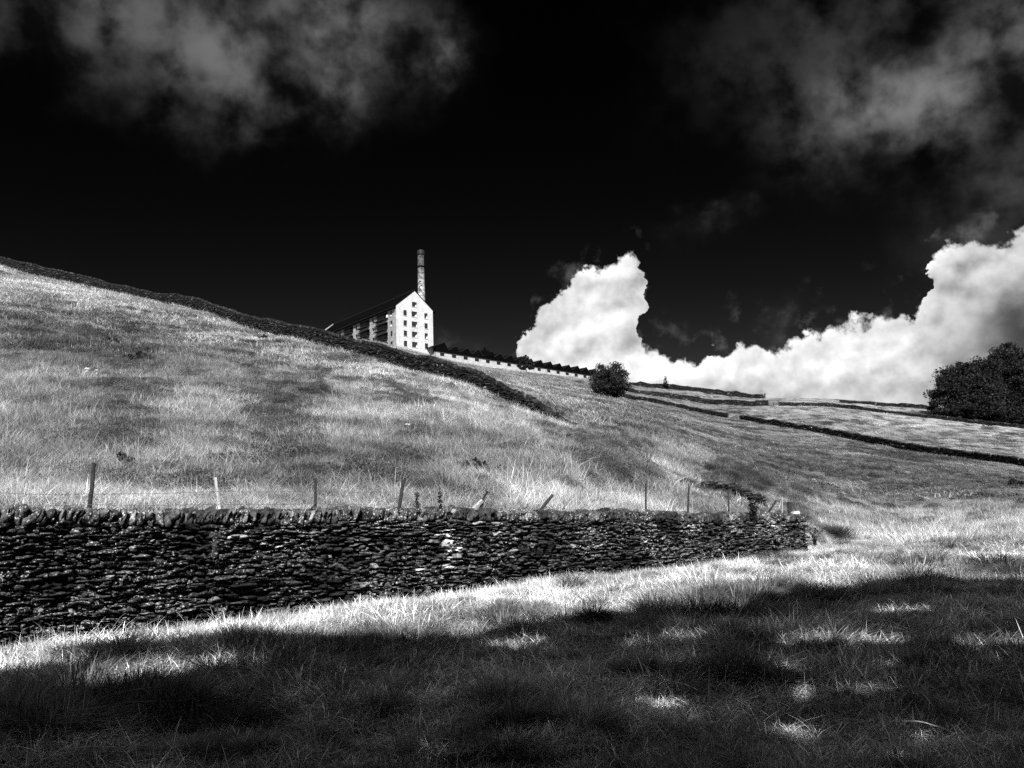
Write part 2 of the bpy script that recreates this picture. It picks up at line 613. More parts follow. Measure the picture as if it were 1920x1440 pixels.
# photo column, photo row, distance: visible ground points, with distances judged from wall, post and tree sizes
CP = [(-60, 505, 150), (0, 502, 150), (50, 518, 150), (100, 528, 148), (200, 547, 143), (300, 568, 134), (400, 592, 120), (500, 625, 102),
      (600, 647, 90), (700, 676, 83), (800, 703, 76), (900, 737, 69), (1000, 775, 63), (1060, 797, 59),
      (0, 800, 27), (0, 700, 42), (0, 600, 74), (0, 880, 17.5), (-300, 800, 24), (-300, 640, 60), (-300, 480, 150),
      (240, 880, 18.5), (240, 800, 27), (240, 700, 46), (240, 620, 84), (500, 880, 21), (500, 800, 31), (500, 700, 58), (500, 650, 84),
      (750, 900, 21), (750, 830, 30), (750, 760, 45), (900, 900, 23), (900, 840, 31), (900, 790, 43), (1050, 900, 25), (1050, 850, 35),
      (1200, 930, 27), (1200, 880, 36), (1200, 830, 54), (1200, 780, 100), (1140, 745, 150), (1000, 740, 105), (1000, 715, 160),
      (900, 700, 150), (1060, 760, 90), (800, 672, 190), (745, 651, 235), (680, 640, 245), (870, 684, 255), (1000, 700, 275), (1112, 713, 300),
      (1325, 920, 43), (1425, 953, 31), (1400, 900, 48), (1400, 850, 88), (1300, 800, 130),
      (1600, 1000, 36), (1900, 1000, 30), (1600, 960, 50), (1760, 960, 52), (1600, 915, 72), (1700, 930, 62), (1900, 930, 56),
      (1600, 880, 84), (1500, 840, 112), (1900, 885, 100), (1750, 880, 92), (1720, 848, 138), (2200, 930, 60), (2200, 880, 110),
      (1154, 741, 255), (1230, 757, 240), (1300, 771, 228), (1364, 783, 215), (1388, 787, 205), (1460, 800, 185), (1560, 817, 165),
      (1830, 861, 124), (1925, 878, 112), (2100, 912, 95), (1330, 757, 275), (1440, 761, 262), (1560, 763, 255),
      (1680, 778, 240), (1740, 784, 232), (1920, 804, 212), (2100, 825, 195), (1850, 790, 240), (1920, 800, 245), (1760, 770, 262),
      (1180, 722, 345), (1300, 733, 335), (1432, 748, 318), (1500, 748, 370), (1600, 752, 370), (1740, 764, 320), (1920, 790, 320)]
BEYOND = [(0, 545, 230), (-300, 520, 230), (150, 565, 230), (300, 605, 230), (450, 640, 230), (560, 655, 235), (620, 660, 300), (760, 668, 320),
          (0, 700, 600), (400, 700, 600), (800, 720, 500), (1000, 735, 420), (1150, 735, 450), (1300, 752, 450), (1500, 768, 520), (1700, 785, 480),
          (1920, 815, 450), (1000, 800, 900), (300, 800, 900), (1700, 850, 900)]


def warp(x, y):
    r = np.hypot(x, y)
    s = np.log1p(r / 8.0) / np.maximum(r, 1e-6)
    return np.stack([x * s, y * s], -1), r


def _ctrl():
    P = []
    for u, v, Y in CP + BEYOND:
        P.append(pt(u, v, Y))
    for t in np.linspace(-9, WLEN, 14):                           # both sides of the near wall
        a = WA + WD * t
        P.append((a[0] + WN[0] * 0.2, a[1] + WN[1] * 0.2, 0.0))
        b = a - WN * 1.4
        P.append((b[0], b[1], float(wall_top(t)) - 0.16))
    for x in (-14, -7, 0, 7, 14, 24):                             # the meadow round the camera
        for y in (-60, -25, -10, -3, 3, 6, 9, 13, 18, 23):
            tt, nn = wall_uv(x, y)
            if nn < -1.0 and not (x > 12 and y > 16):
                P.append((x, y, 0.0))
    for x, y in ((-80, -80), (80, -80), (80, 0), (-60, -20), (150, 20), (-300, -300), (300, -300)):
        P.append((x, y, -0.5))
    return np.array(P, float)


_P = _ctrl()
_w, _r = warp(_P[:, 0], _P[:, 1])
_q = (_P[:, 2] - lift(_P[:, 0], _P[:, 1])) / (_r + 8.0)


def _ker(d2):
    return 0.5 * d2 * np.log(d2 + 1e-9)


_n = len(_P)
_K = _ker(((_w[:, None, :] - _w[None]) ** 2).sum(-1)) + 2e-4 * np.eye(_n)
_T = np.concatenate([np.ones((_n, 1)), _w], 1)
_sol = np.linalg.solve(np.block([[_K, _T], [_T.T, np.zeros((3, 3))]]), np.concatenate([_q, np.zeros(3)]))


def ground_z(x, y, bumps=True):
    x, y = np.atleast_1d(np.asarray(x, float)), np.atleast_1d(np.asarray(y, float))
    out = np.empty(len(x))
    for i in range(0, len(x), 40000):
        w, r = warp(x[i:i + 40000], y[i:i + 40000])
        k = _ker(((w[:, None, :] - _w[None]) ** 2).sum(-1))
        out[i:i + 40000] = (k @ _sol[:_n] + _sol[_n] + w @ _sol[_n + 1:]) * (r + 8.0)
    out = out + lift(x, y)
    if bumps:
        r = np.hypot(x, y)
        t, n = wall_uv(x, y)
        near = np.where((np.abs(n) < 0.9) & (t < WLEN + 1), 0.25, 1.0)
        out = out + near * 0.46 * (fbm(x * 0.85, y * 0.85, 3, 3) - 0.5) + near * sstep(r, 14, 60) * 0.75 * (fbm(x * 0.22, y * 0.22, 11, 3) - 0.5)
    return out


# vegetation tone: how pale the grass grows over the place (coarse map; rows by photo row, columns by photo column)
GU = np.array([0, 240, 480, 720, 960, 1200, 1440, 1680, 1920.0])
GV = np.array([500, 560, 620, 680, 740, 800, 860, 920, 960, 1000, 1060, 1120, 1200, 1440.0])
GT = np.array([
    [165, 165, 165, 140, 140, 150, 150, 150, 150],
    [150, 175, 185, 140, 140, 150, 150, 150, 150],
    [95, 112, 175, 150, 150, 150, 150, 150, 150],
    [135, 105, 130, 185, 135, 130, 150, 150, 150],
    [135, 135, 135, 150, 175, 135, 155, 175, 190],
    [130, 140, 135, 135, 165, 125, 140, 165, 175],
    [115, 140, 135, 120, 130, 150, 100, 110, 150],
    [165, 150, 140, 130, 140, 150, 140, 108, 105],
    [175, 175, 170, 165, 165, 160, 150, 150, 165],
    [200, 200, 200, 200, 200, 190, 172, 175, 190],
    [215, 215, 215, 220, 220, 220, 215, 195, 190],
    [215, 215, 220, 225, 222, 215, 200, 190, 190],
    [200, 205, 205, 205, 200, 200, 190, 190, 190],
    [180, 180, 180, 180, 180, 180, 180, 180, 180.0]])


def heath(x, y, v):
    """>0 where heather and bracken grow"""
    f = np.clip(30 / np.hypot(x, y), 0.5, 1.3)
    den = 0.26 * fbm(x * 0.16, y * 0.16, 71, 4) + 0.74 * fbm(x * 0.8 * f, y * 0.55 * f, 73, 4)
    low = np.interp(v, [540, 600, 640, 720, 780, 860, 920, 945], [0.66, 0.565, 0.535, 0.55, 0.545, 0.53, 0.545, 0.72])
    return den - low


def tone(x, y, z):
    u, v = proj(np.stack([x, y, z], -1))
    u, v = np.clip(u, 0, 1919.9), np.clip(v, 500, 1439.9)
    i = np.clip(np.searchsorted(GU, u, 'right') - 1, 0, len(GU) - 2)
    j = np.clip(np.searchsorted(GV, v, 'right') - 1, 0, len(GV) - 2)
    a, b = (u - GU[i]) / (GU[i + 1] - GU[i]), (v - GV[j]) / (GV[j + 1] - GV[j])
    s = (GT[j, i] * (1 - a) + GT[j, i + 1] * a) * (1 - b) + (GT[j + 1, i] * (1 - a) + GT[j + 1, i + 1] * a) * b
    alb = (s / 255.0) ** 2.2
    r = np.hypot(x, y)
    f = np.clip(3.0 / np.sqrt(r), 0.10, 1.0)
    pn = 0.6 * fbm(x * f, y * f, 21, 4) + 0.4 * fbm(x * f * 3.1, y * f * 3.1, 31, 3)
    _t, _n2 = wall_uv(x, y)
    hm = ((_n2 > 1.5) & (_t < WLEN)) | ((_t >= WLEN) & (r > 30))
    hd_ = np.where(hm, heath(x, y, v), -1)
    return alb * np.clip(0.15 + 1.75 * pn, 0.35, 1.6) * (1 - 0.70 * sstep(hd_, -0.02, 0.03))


TINT_GAIN = 0.62
azs = np.concatenate([np.linspace(-180, -46, 60)[:-1], np.linspace(-46, 46, 520), np.linspace(46, 180, 60)[1:-1]])
rs = np.concatenate([[0.4, 1.0], np.geomspace(1.8, 60, 640)[:-1], np.geomspace(60, 1500, 260)])
AZ, RR = np.meshgrid(np.radians(azs), rs)
gx, gy = (RR * np.sin(AZ)).ravel(), (RR * np.cos(AZ)).ravel()
gz = ground_z(gx, gy)
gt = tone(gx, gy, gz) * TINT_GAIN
na, nr = len(azs), len(rs)
ii, jj = np.meshgrid(np.arange(nr - 1), np.arange(na), indexing='ij')
Q = np.stack([ii * na + jj, ii * na + (jj + 1) % na, (ii + 1) * na + (jj + 1) % na, (ii + 1) * na + jj], -1).reshape(-1, 4)
gV = np.stack([gx, gy, gz], -1)
Q = Q[:, ::-1]
ground = link_mesh('ground', np.vstack([gV, [[0, 0, float(ground_z(0, 0)[0])]]]),
                   [Q, np.stack([np.full(na, na * nr), (np.arange(na) + 1) % na, np.arange(na)], -1)[:, [0, 2, 1]][:, ::-1]], M_GROUND, None, True,
                   {'tint': ('FLOAT', np.append(gt, gt[0]))})
ground['kind'] = 'structure'


def gz1(x, y):
    return float(ground_z(x, y)[0])


# ------------------------------------------------------------------ grass and scrub (stuff)
def blades(n, rad_, h, hv, w, lean, rng, curl=0.6, shade=(0.6, 1.25), dome=0.0, uphill=0.0, mound=0.0, droop=0.35, comb=None):
    """n bent blades of seven vertices each"""
    a = rng.random(n) * 2 * pi
    rr = rad_ * np.sqrt(rng.random(n))
    root = np.stack([rr * np.cos(a), rr * np.sin(a), np.zeros(n)], -1)
    hh = h * (1 + hv * (rng.random(n) * 2 - 1)) * (1 - dome * (rr / rad_) ** 2)
    if mound:                                             # small hummocks of longer growth inside the patch
        f = np.zeros(n)
        for _ in range(5):
            w_ = rng.normal(0, 2.6 / rad_, 2)
            f += np.sin(root[:, :2] @ w_ + rng.random() * 6.28)
        hh = hh * (1 + mound * f)
    d = a + rng.normal(0, 0.9, n) if not mound else rng.random(n) * 2 * pi
    if comb is not None:                                  # growth laid over by wind and rain
        d = comb + rng.normal(0, 0.95, n) + 0.6 * np.sin(root[:, 0] * 5 + comb) + 0.6 * np.sin(root[:, 1] * 6)
    ln = np.abs(rng.normal(lean, lean * 0.5, n))
    dirx, diry = np.cos(d), np.sin(d)
    px, py = -diry, dirx
    V = np.zeros((n, 7, 3))
    for k, s in enumerate((0.0, 0.4, 0.75, 1.0)):
        out = hh * (ln * s + curl * ln * s * s)
        zz = hh * np.maximum(s - droop * ln * s * s, 0.12 * s)
        c = root + np.stack([dirx * out + uphill * zz, diry * out, zz - 0.02], -1)
        ww = w * (1, 0.85, 0.55, 0)[k] * (0.7 + 0.6 * rng.random(n)) if k < 3 else None
        if k < 3:
            V[:, 2 * k] = c - np.stack([px * ww, py * ww, 0 * ww], -1) * 0.5
            V[:, 2 * k + 1] = c + np.stack([px * ww, py * ww, 0 * ww], -1) * 0.5
        else:
            V[:, 6] = c
    b = np.arange(n)[:, None] * 7
    q = np.concatenate([b + [0, 1, 3, 2], b + [2, 3, 5, 4]])
    t = b + [4, 5, 6]
    sh = np.repeat(np.clip(rng.lognormal(-0.12, 0.50, n), 0.2, 1.75) * (shade[0] + shade[1]) / 2, 7)
    return V.reshape(-1, 3), q, t, sh


def tufts(nt, per, rad_, h, w, lean, rng, curl, droop, lo=0.3):
    """a patch of grass growing in tufts, each fanning out from its own root"""
    Vs, qs, ts_, ss, n0 = [], [], [], [], 0
    for k in range(nt):
        a, r = rng.random() * 2 * pi, rad_ * math.sqrt(rng.random())
        sz = rng.uniform(0.6, 1.5)
        V, q, t, sh = blades(max(3, int(per * sz)), 0.055 * sz, h * sz, 0.45, w, lean, rng, curl, droop=droop)
        sk = rng.normal(0, 0.25, 2)                      # the whole tuft leans one way
        V[:, 0] += r * cos(a) + V[:, 2] * sk[0]
        V[:, 1] += r * sin(a) + V[:, 2] * sk[1]
        Vs.append(V); qs.append(q + n0); ts_.append(t + n0); ss.append(sh * np.clip(rng.lognormal(-0.05, 0.42), lo, 2.0))
        n0 += len(V)
    return np.concatenate(Vs), np.concatenate(qs), np.concatenate(ts_), np.concatenate(ss)


def leafs(n, rx, rz, size, rng, shade=(0.6, 1.3), bias=0.5):
    """n small leaf quads through a half-ellipsoid"""
    d = rng.normal(size=(n, 3))
    d /= np.linalg.norm(d, axis=1)[:, None]
    d[:, 2] = np.abs(d[:, 2])
    c = d * (rng.random(n) ** bias)[:, None] * np.array([rx, rx, rz])
    return leaf_quads(c, size, rng, shade)


def leaf_quads(c, size, rng, shade=(0.6, 1.3)):
    n = len(c)
    a = rng.normal(size=(n, 3)); a /= np.linalg.norm(a, axis=1)[:, None]
    b = np.cross(a, rng.normal(size=(n, 3))); b /= np.linalg.norm(b, axis=1)[:, None]
    s = size * rng.uniform(0.6, 1.3, n)[:, None]
    V = np.stack([c - a * s, c + b * s * 0.55, c + a * s, c - b * s * 0.55], 1).reshape(-1, 3)
    return V, np.arange(4 * n).reshape(-1, 4), np.repeat(rng.uniform(shade[0], shade[1], n), 4)


def clump_object(kind, mat, seed):
    rng = np.random.default_rng(seed)
    mb_v, mb_q, mb_t, mb_s, n0 = [], [], [], [], 0

    def add(V, q, t, s):
        nonlocal n0
        mb_v.append(V); mb_s.append(s)
        mb_q.append(q + n0)
        if t is not None:
            mb_t.append(t + n0)
        n0 += len(V)
    if kind == 'short':
        add(*tufts(52, 9, 0.75, 0.115, 0.0085, 0.75, rng, 1.3, 0.62))
        add(*blades(2, 0.72, 0.36, 0.3, 0.004, 0.6, rng, 1.2, (1.0, 2.0), droop=0.5))
    elif kind == 'lush':
        add(*tufts(36, 13, 0.75, 0.17, 0.0095, 0.8, rng, 1.4, 0.64))
        add(*blades(3, 0.7, 0.42, 0.3, 0.004, 0.6, rng, 1.2, (1.0, 2.0), droop=0.5))
    elif kind == 'tussock':
        add(*blades(420, 0.20, 0.46, 0.30, 0.0105, 0.60, rng, 1.0, (0.3, 1.1), 0.25, droop=0.62))
    elif kind == 'edge':
        add(*blades(60, 0.25, 0.24, 0.45, 0.006, 0.4, rng, 0.7, (0.55, 1.35)))
    elif kind == 'hill':
        add(*blades(420, 1.3, 0.20, 0.6, 0.0125, 0.6, rng, 1.0, (0.35, 1.5), uphill=0.36, mound=0.55))
    elif kind == 'hillnear':
        add(*blades(800, 1.1, 0.20, 0.5, 0.009, 0.6, rng, 1.2, (0.4, 1.45), uphill=0.25, mound=0.4))
    elif kind == 'hillfar':
        add(*blades(270, 3.0, 0.30, 0.6, 0.048, 0.55, rng, 0.8, (0.3, 1.5), uphill=0.36, mound=0.55))
    elif kind == 'scrub':
        V, q, s = leafs(1300, 1.0, 0.42, 0.038, rng)
        add(V, q, None, s)
        add(*blades(40, 0.8, 0.5, 0.4, 0.010, 0.3, rng, 0.5, (1.5, 4.0)))
    elif kind == 'scrubfar':
        V, q, s = leafs(300, 2.2, 0.6, 0.13, rng)
        add(V, q, None, s)
    o = link_mesh('clump', np.concatenate(mb_v), [np.concatenate(mb_q)] + ([np.concatenate(mb_t)] if mb_t else []), mat, None, False,
                  {'shade': ('FLOAT', np.concatenate(mb_s))})
    COL.objects.unlink(o)
    return o


def clump_set(kinds, mat, seed):
    c = bpy.data.collections.new('clump_set')
    for k, kd in enumerate(kinds):
        c.objects.link(clump_object(kd, mat, seed + k))
    return c


def slope_rot(x, y, e, yaw_var, rng=RNG):
    """euler angles laying a patch on the slope, its +x side uphill"""
    gxs = (ground_z(x + e, y, False) - ground_z(x - e, y, False)) / (2 * e)
    gys = (ground_z(x, y + e, False) - ground_z(x, y - e, False)) / (2 * e)
    yaw = np.arctan2(gys, gxs) + rng.uniform(-yaw_var, yaw_var, len(x))
    sl = gxs * np.cos(yaw) + gys * np.sin(yaw)
    cr_ = -gxs * np.sin(yaw) + gys * np.cos(yaw)
    return np.stack([np.arctan(cr_), -np.arctan(sl), yaw], -1)


def scatter(name, x, y, z, tint, scl, idx, coll, tilt=0.12, rng=RNG, rot=None):
    n = len(x)
    if rot is None:
        rot = np.stack([rng.normal(0, tilt, n), rng.normal(0, tilt, n), rng.random(n) * 2 * pi], -1)
    if scl.ndim == 1:
        scl = np.stack([scl, scl, scl], -1)
    o = link_mesh(name, np.stack([x, y, z], -1), [], None, None, False,
                  {'tint': ('FLOAT', tint), 'rot': ('FLOAT_VECTOR', rot), 'scl': ('FLOAT_VECTOR', scl), 'idx': ('INT', idx)})
    ng = bpy.data.node_groups.new(name, 'GeometryNodeTree')
    ng.interface.new_socket(name='Geometry', in_out='INPUT', socket_type='NodeSocketGeometry')
    ng.interface.new_socket(name='Geometry', in_out='OUTPUT', socket_type='NodeSocketGeometry')
    gi, go = ng.nodes.new('NodeGroupInput'), ng.nodes.new('NodeGroupOutput')
    iop = ng.nodes.new('GeometryNodeInstanceOnPoints')
    ci = ng.nodes.new('GeometryNodeCollectionInfo')
    ci.inputs['Collection'].default_value = coll
    ci.inputs['Separate Children'].default_value = True
    ci.inputs['Reset Children'].default_value = True
    L = ng.links.new
    L(gi.outputs[0], iop.inputs['Points'])
    L(ci.outputs[0], iop.inputs['Instance'])
    iop.inputs['Pick Instance'].default_value = True
    for nm, ty, sock in (('idx', 'INT', 'Instance Index'), ('rot', 'FLOAT_VECTOR', 'Rotation'), ('scl', 'FLOAT_VECTOR', 'Scale')):
        na_ = ng.nodes.new('GeometryNodeInputNamedAttribute')
        na_.data_type = ty
        na_.inputs['Name'].default_value = nm
        L(na_.outputs['Attribute'], iop.inputs[sock])
    L(iop.outputs[0], go.inputs[0])
    md = o.modifiers.new('scatter', 'NODES')
    md.node_group = ng
    o['kind'] = 'stuff'
    return o


def sample(n, r0, r1, p, az=40.0, rng=RNG):
    """points with density falling as r**-p"""
    q = 2 - p
    u = rng.random(n)
    r = (r0 ** q + u * (r1 ** q - r0 ** q)) ** (1 / q) if abs(q) > 1e-6 else r0 * (r1 / r0) ** u
    a = rad(az) * (rng.random(n) * 2 - 1)
    return r * np.sin(a), r * np.cos(a)


S_NEAR = clump_set(['short', 'short', 'short', 'lush', 'lush', 'lush'], M_GRASS, 100)
S_EDGE = clump_set(['edge', 'edge', 'edge'], M_GRASS, 150)
S_TUSS = clump_set(['tussock', 'tussock', 'tussock'], M_GRASS, 200)
S_HILL = clump_set(['hillnear'] * 5 + ['hill'] * 6, M_GRASS, 300)
S_FAR = clump_set(['hillfar'] * 6, M_GRASS, 400)
S_SCR = clump_set(['scrub', 'scrub', 'scrub'], M_SCRUB, 500)
S_SCRF = clump_set(['scrubfar', 'scrubfar', 'scrubfar'], M_SCRUB, 600)


def front(x, y):
    t, n = wall_uv(x, y)
    return (n < -0.28) | (t > WLEN + 0.4)


# meadow in front of the wall
x, y = sample(5600, 2.2, 46, 1.35, 42)
t_, n_ = wall_uv(x, y)
k = (n_ < -1.0) | (t_ > WLEN + 1.0)
x, y = x[k], y[k]
z = ground_z(x, y)
lush = fbm(x * 0.4, y * 0.4, 41, 3)
pz = fbm(x * 0.7, y * 0.7, 45, 3)
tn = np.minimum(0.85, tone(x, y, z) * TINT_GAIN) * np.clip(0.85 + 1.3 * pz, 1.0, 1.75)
s = np.clip(0.42 + 0.30 * np.abs(n_[k]), 0.5, 1) * (0.75 + 0.6 * fbm(x * 0.8, y * 0.8, 43, 3)) * np.where(np.hypot(x, y) > 20, 1.15, np.clip(np.hypot(x, y) / 9.5, 0.58, 1.0))
idx = np.where(lush > 0.54, 3, 0) + RNG.integers(0, 3, len(x))
g = scatter('meadow_grass', x, y, z, tn, s, idx, S_NEAR, rot=slope_rot(x, y, 0.5, pi))
tag(g, 'thick pale meadow grass growing between the viewer and the near stone wall', 'grass')
# grass along both sides of the wall foot
tt = RNG.uniform(-8, WLEN + 1.5, 3600)
nn = np.where(RNG.random(3600) < 0.6, RNG.uniform(-1.4, -0.34, 3600), RNG.uniform(0.75, 1.6, 3600))
tt[:900] = RNG.uniform(WLEN + 0.1, WLEN + 4.5, 900)
nn = np.where((tt > WLEN + 0.1), RNG.uniform(-1.4, 1.9, 3600), nn)
x, y = WA[0] + WD[0] * tt - WN[0] * nn, WA[1] + WD[1] * tt - WN[1] * nn
z = ground_z(x, y)
g = scatter('verge_grass', x, y, z, tone(x, y, z) * TINT_GAIN * 1.4, RNG.uniform(0.3, 0.75, 3600), RNG.integers(0, 3, 3600), S_EDGE)
tag(g, 'fringe of pale grass along the foot of the near wall', 'grass')

# dark tussocks: a drift of them along the middle of the meadow, single ones round about
tx, ty, ts = [], [], []
for (u, v, sp, nn, sc) in [(310, 1330, 0.35, 9, 0.95), (400, 1350, 0.4, 6, 0.8), (650, 1180, 0.5, 7, 0.75), (760, 1190, 0.5, 7, 0.7), (940, 1160, 0.5, 7, 0.8),
                           (1020, 1145, 0.35, 6, 0.95), (1285, 1140, 0.45, 9, 1.05), (1440, 1115, 0.55, 8, 0.85), (1560, 1095, 0.7, 9, 0.85), (1750, 1075, 0.8, 9, 0.9),
                           (1870, 1050, 0.8, 7, 0.9), (1340, 1200, 0.3, 5, 0.65), (1490, 1165, 0.5, 7, 0.6), (1420, 1290, 0.2, 3, 0.7), (960, 1330, 0.2, 4, 0.6), (690, 1255, 0.45, 7, 0.8),
                           (60, 1395, 0.3, 5, 0.8), (1750, 1235, 0.5, 5, 0.55), (1200, 1280, 0.3, 3, 0.55), (1640, 1040, 0.8, 5, 0.9), (1540, 1000, 0.6, 8, 1.1), (1480, 1030, 0.5, 6, 1.0),
                           (590, 1345, 0.4, 4, 0.55), (860, 1400, 0.4, 4, 0.5)]:
    P = gp(u, v + (24 if v < 1215 and u > 600 else 8))
    for _ in range(nn):
        tx.append(P[0] + RNG.normal(0, sp)); ty.append(P[1] + RNG.normal(0, sp * 0.6)); ts.append(sc * RNG.uniform(0.6, 1.15))
nd = len(tx)
x2, y2 = sample(1500, 3.4, 40, 1.2, 40)
t_, n_ = wall_uv(x2, y2)
k = (n_ < -1.3) | (t_ > WLEN + 0.5)
x2, y2 = x2[k], y2[k]
tx, ty, ts = np.append(tx, x2), np.append(ty, y2), np.append(ts, RNG.uniform(0.28, 0.66, len(x2)) * np.clip(np.hypot(x2, y2) / 10, 0.6, 1))
tz = ground_z(tx, ty)
tt_ = tone(tx, ty, tz) * TINT_GAIN * np.clip(RNG.lognormal(-0.15, 0.4, len(tx)), 0.3, 1.5)
tt_[:nd] = RNG.uniform(0.10, 0.34, nd)  # drift tinted darker, with shade under the mounds put into the colour
k = front(tx, ty)
tx, ty, tz, ts, tt_ = tx[k], ty[k], tz[k], ts[k], tt_[k]
g = scatter('tussock_grass', tx, ty, tz, tt_, ts * 1.15, RNG.integers(0, 3, len(tx)), S_TUSS)
tag(g, 'coarse arching tussocks, many of them dark, standing up out of the meadow', 'tussocks')


def hill_mask(x, y):
    t, n = wall_uv(x, y)
    return ((n > 0.25) & (t < WLEN + 0.5)) | ((t >= WLEN + 0.5) & (np.hypot(x, y) > 30))


x, y = sample(9500, 9, 85, 1.40, 40)
k = hill_mask(x, y)
t_, n_ = wall_uv(x, y)
k &= (n_ > 1.7) | (t_ > WLEN + 2)
bw_ = np.array([pt(1310, 915, 45)[:2], pt(1425, 953, 31)[:2]])
bd_ = (bw_[1] - bw_[0]) / np.linalg.norm(bw_[1] - bw_[0])
k &= ~((np.abs((x - bw_[0, 0]) * bd_[1] - (y - bw_[0, 1]) * bd_[0]) < 3.6) & ((x - bw_[0, 0]) * bd_[0] + (y - bw_[0, 1]) * bd_[1] > -1) & ((x - bw_[0, 0]) * bd_[0] + (y - bw_[0, 1]) * bd_[1] < 18))
x, y = x[k], y[k]
z = ground_z(x, y)
u_, v_ = proj(np.stack([x, y, z], -1))
hd = heath(x, y, v_)
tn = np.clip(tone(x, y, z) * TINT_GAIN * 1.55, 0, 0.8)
s = (0.55 + 0.7 * fbm(x * 0.25, y * 0.25, 51, 3)) * np.clip(0.05 * np.hypot(x, y), 0.75, 1.0)
fine = sstep(u_, 1250, 1450) * (1 - sstep(v_, 930, 980))           # grazed turf on the right is short
s = s * (1 - 0.6 * fine) * (1 - 0.7 * sstep(hd, -0.03, 0.04))
xy = 0.8 + 0.2 * RNG.random(len(x))
g = scatter('hillside_grass', x, y, z, tn, np.stack([xy, xy * RNG.choice([-1, 1], len(x)), s * RNG.uniform(0.8, 1.3, len(x))], -1), np.where(np.hypot(x, y) < 29 + RNG.normal(0, 4, len(x)), RNG.integers(0, 5, len(x)), 5 + RNG.integers(0, 6, len(x))), S_HILL, rot=slope_rot(x, y, 1.0, 0.5))
tag(g, 'long dry grass covering the hillside behind the near wall', 'grass')

x, y = sample(7500, 66, 330, 1.7, 38)
z = ground_z(x, y)
tn = np.clip(tone(x, y, z) * TINT_GAIN * 1.5, 0, 0.8)
s = (0.35 + 0.5 * fbm(x * 0.08, y * 0.08, 61, 3))
u_, v_ = proj(np.stack([x, y, z], -1))
s = s * (1 - 0.45 * sstep(u_, 1150, 1300))
g = scatter('upper_hill_grass', x, y, z, tn, np.stack([np.ones(len(x)), RNG.choice([-1, 1], len(x)), s], -1), RNG.integers(0, 6, len(x)), S_FAR, rot=slope_rot(x, y, 2.0, 0.5))
tag(g, 'pale windblown grass on the far upper slopes below the mill', 'grass')

# heather and bracken in dark patches
x, y = sample(16000, 13, 100, 1.3, 38)
k = hill_mask(x, y)
x, y = x[k], y[k]
z = ground_z(x, y)
u_, v_ = proj(np.stack([x, y, z], -1))
hd = heath(x, y, v_)
t_, n_ = wall_uv(x, y)
k = (hd > -0.005) & ((n_ > 2.2) | (t_ > WLEN + 4))
x, y, z, hd = x[k], y[k], z[k], hd[k]
s = RNG.uniform(0.28, 0.62, len(x)) * (0.8 + 3.0 * hd)
g = scatter('heather', x, y, z, RNG.uniform(0.035, 0.12, len(x)), np.stack([s, s, s * RNG.uniform(1.0, 1.7, len(x))], -1), RNG.integers(0, 3, len(x)), S_SCR, rot=slope_rot(x, y, 0.6, pi))
tag(g, 'low dark heather and bracken patches scattered over the hillside', 'heather')

# single dark tufts of rush and bilberry all over the slope
x, y = sample(17000, 14, 120, 1.4, 38)
k = hill_mask(x, y)
t_, n_ = wall_uv(x, y)
k &= ((n_ > 1.6) | (t_ > WLEN + 4)) & (fbm(x * 0.35, y * 0.35, 77, 3) + RNG.normal(0, 0.09, len(x)) > 0.535)
x, y = x[k], y[k]
z = ground_z(x, y)
s = RNG.uniform(0.10, 0.34, len(x)) * np.clip(np.hypot(x, y) / 40, 0.7, 1.6)
g = scatter('dark_tufts', x, y, z, RNG.uniform(0.03, 0.12, len(x)), np.stack([s * 1.3, s, s * 1.7], -1), RNG.integers(0, 3, len(x)), S_SCR, rot=slope_rot(x, y, 0.6, pi))
tag(g, 'small dark tufts of rush and bilberry dotted all over the hillside', 'tufts')

x, y = sample(5000, 66, 240, 1.5, 36)
z = ground_z(x, y)
den = fbm(x * 0.07, y * 0.07, 81, 4)
k = den > 0.565
s = RNG.uniform(0.2, 0.7, k.sum())
g = scatter('distant_heather', x[k], y[k], z[k], RNG.uniform(0.03, 0.11, k.sum()), np.stack([s, s, s * 0.9], -1), RNG.integers(0, 3, k.sum()), S_SCRF, rot=slope_rot(x[k], y[k], 1.5, pi))
tag(g, 'dark specks of heather on the far pasture below the mill', 'heather')


# ------------------------------------------------------------------ dry-stone walls
def stone_templates(n, res, seed, amp=0.16):
    rng = np.random.default_rng(seed)
    g = np.linspace(-1, 1, res + 1)
    out = []
    idx, V, Q = {}, [], []

    def vid(p):
        key = tuple(np.round(p, 5))
        if key not in idx:
            idx[key] = len(V); V.append(p)
        return idx[key]
    for ax in range(3):
        for sg in (-1, 1):
            for i in range(res):
                for j in range(res):
                    c = []
                    for (di, dj) in ((0, 0), (1, 0), (1, 1), (0, 1)):
                        p = [0, 0, 0]
                        p[ax] = sg; p[(ax + 1) % 3] = g[i + di]; p[(ax + 2) % 3] = g[j + dj]
                        c.append(vid(p))
                    Q.append(c if sg > 0 else c[::-1])
    V, Q = np.array(V, float), np.array(Q)
    for k in range(n):
        e = rng.uniform(4, 9)
        r = (np.abs(V) ** e).sum(1) ** (1 / e)
        P = V / r[:, None]
        f = np.zeros(len(P))
        for _ in range(6):
            w = rng.normal(0, 2.2, 3)
            f += np.sin(P @ w + rng.random() * 6.28)
        P = P * (1 + amp * 0.25 * f[:, None]) + rng.normal(0, amp * 0.18, P.shape)
        out.append(P * 0.5)
    return out, Q


T_HI = stone_templates(20, 5, 1, 0.42)
T_LO = stone_templates(10, 2, 2, 0.25)


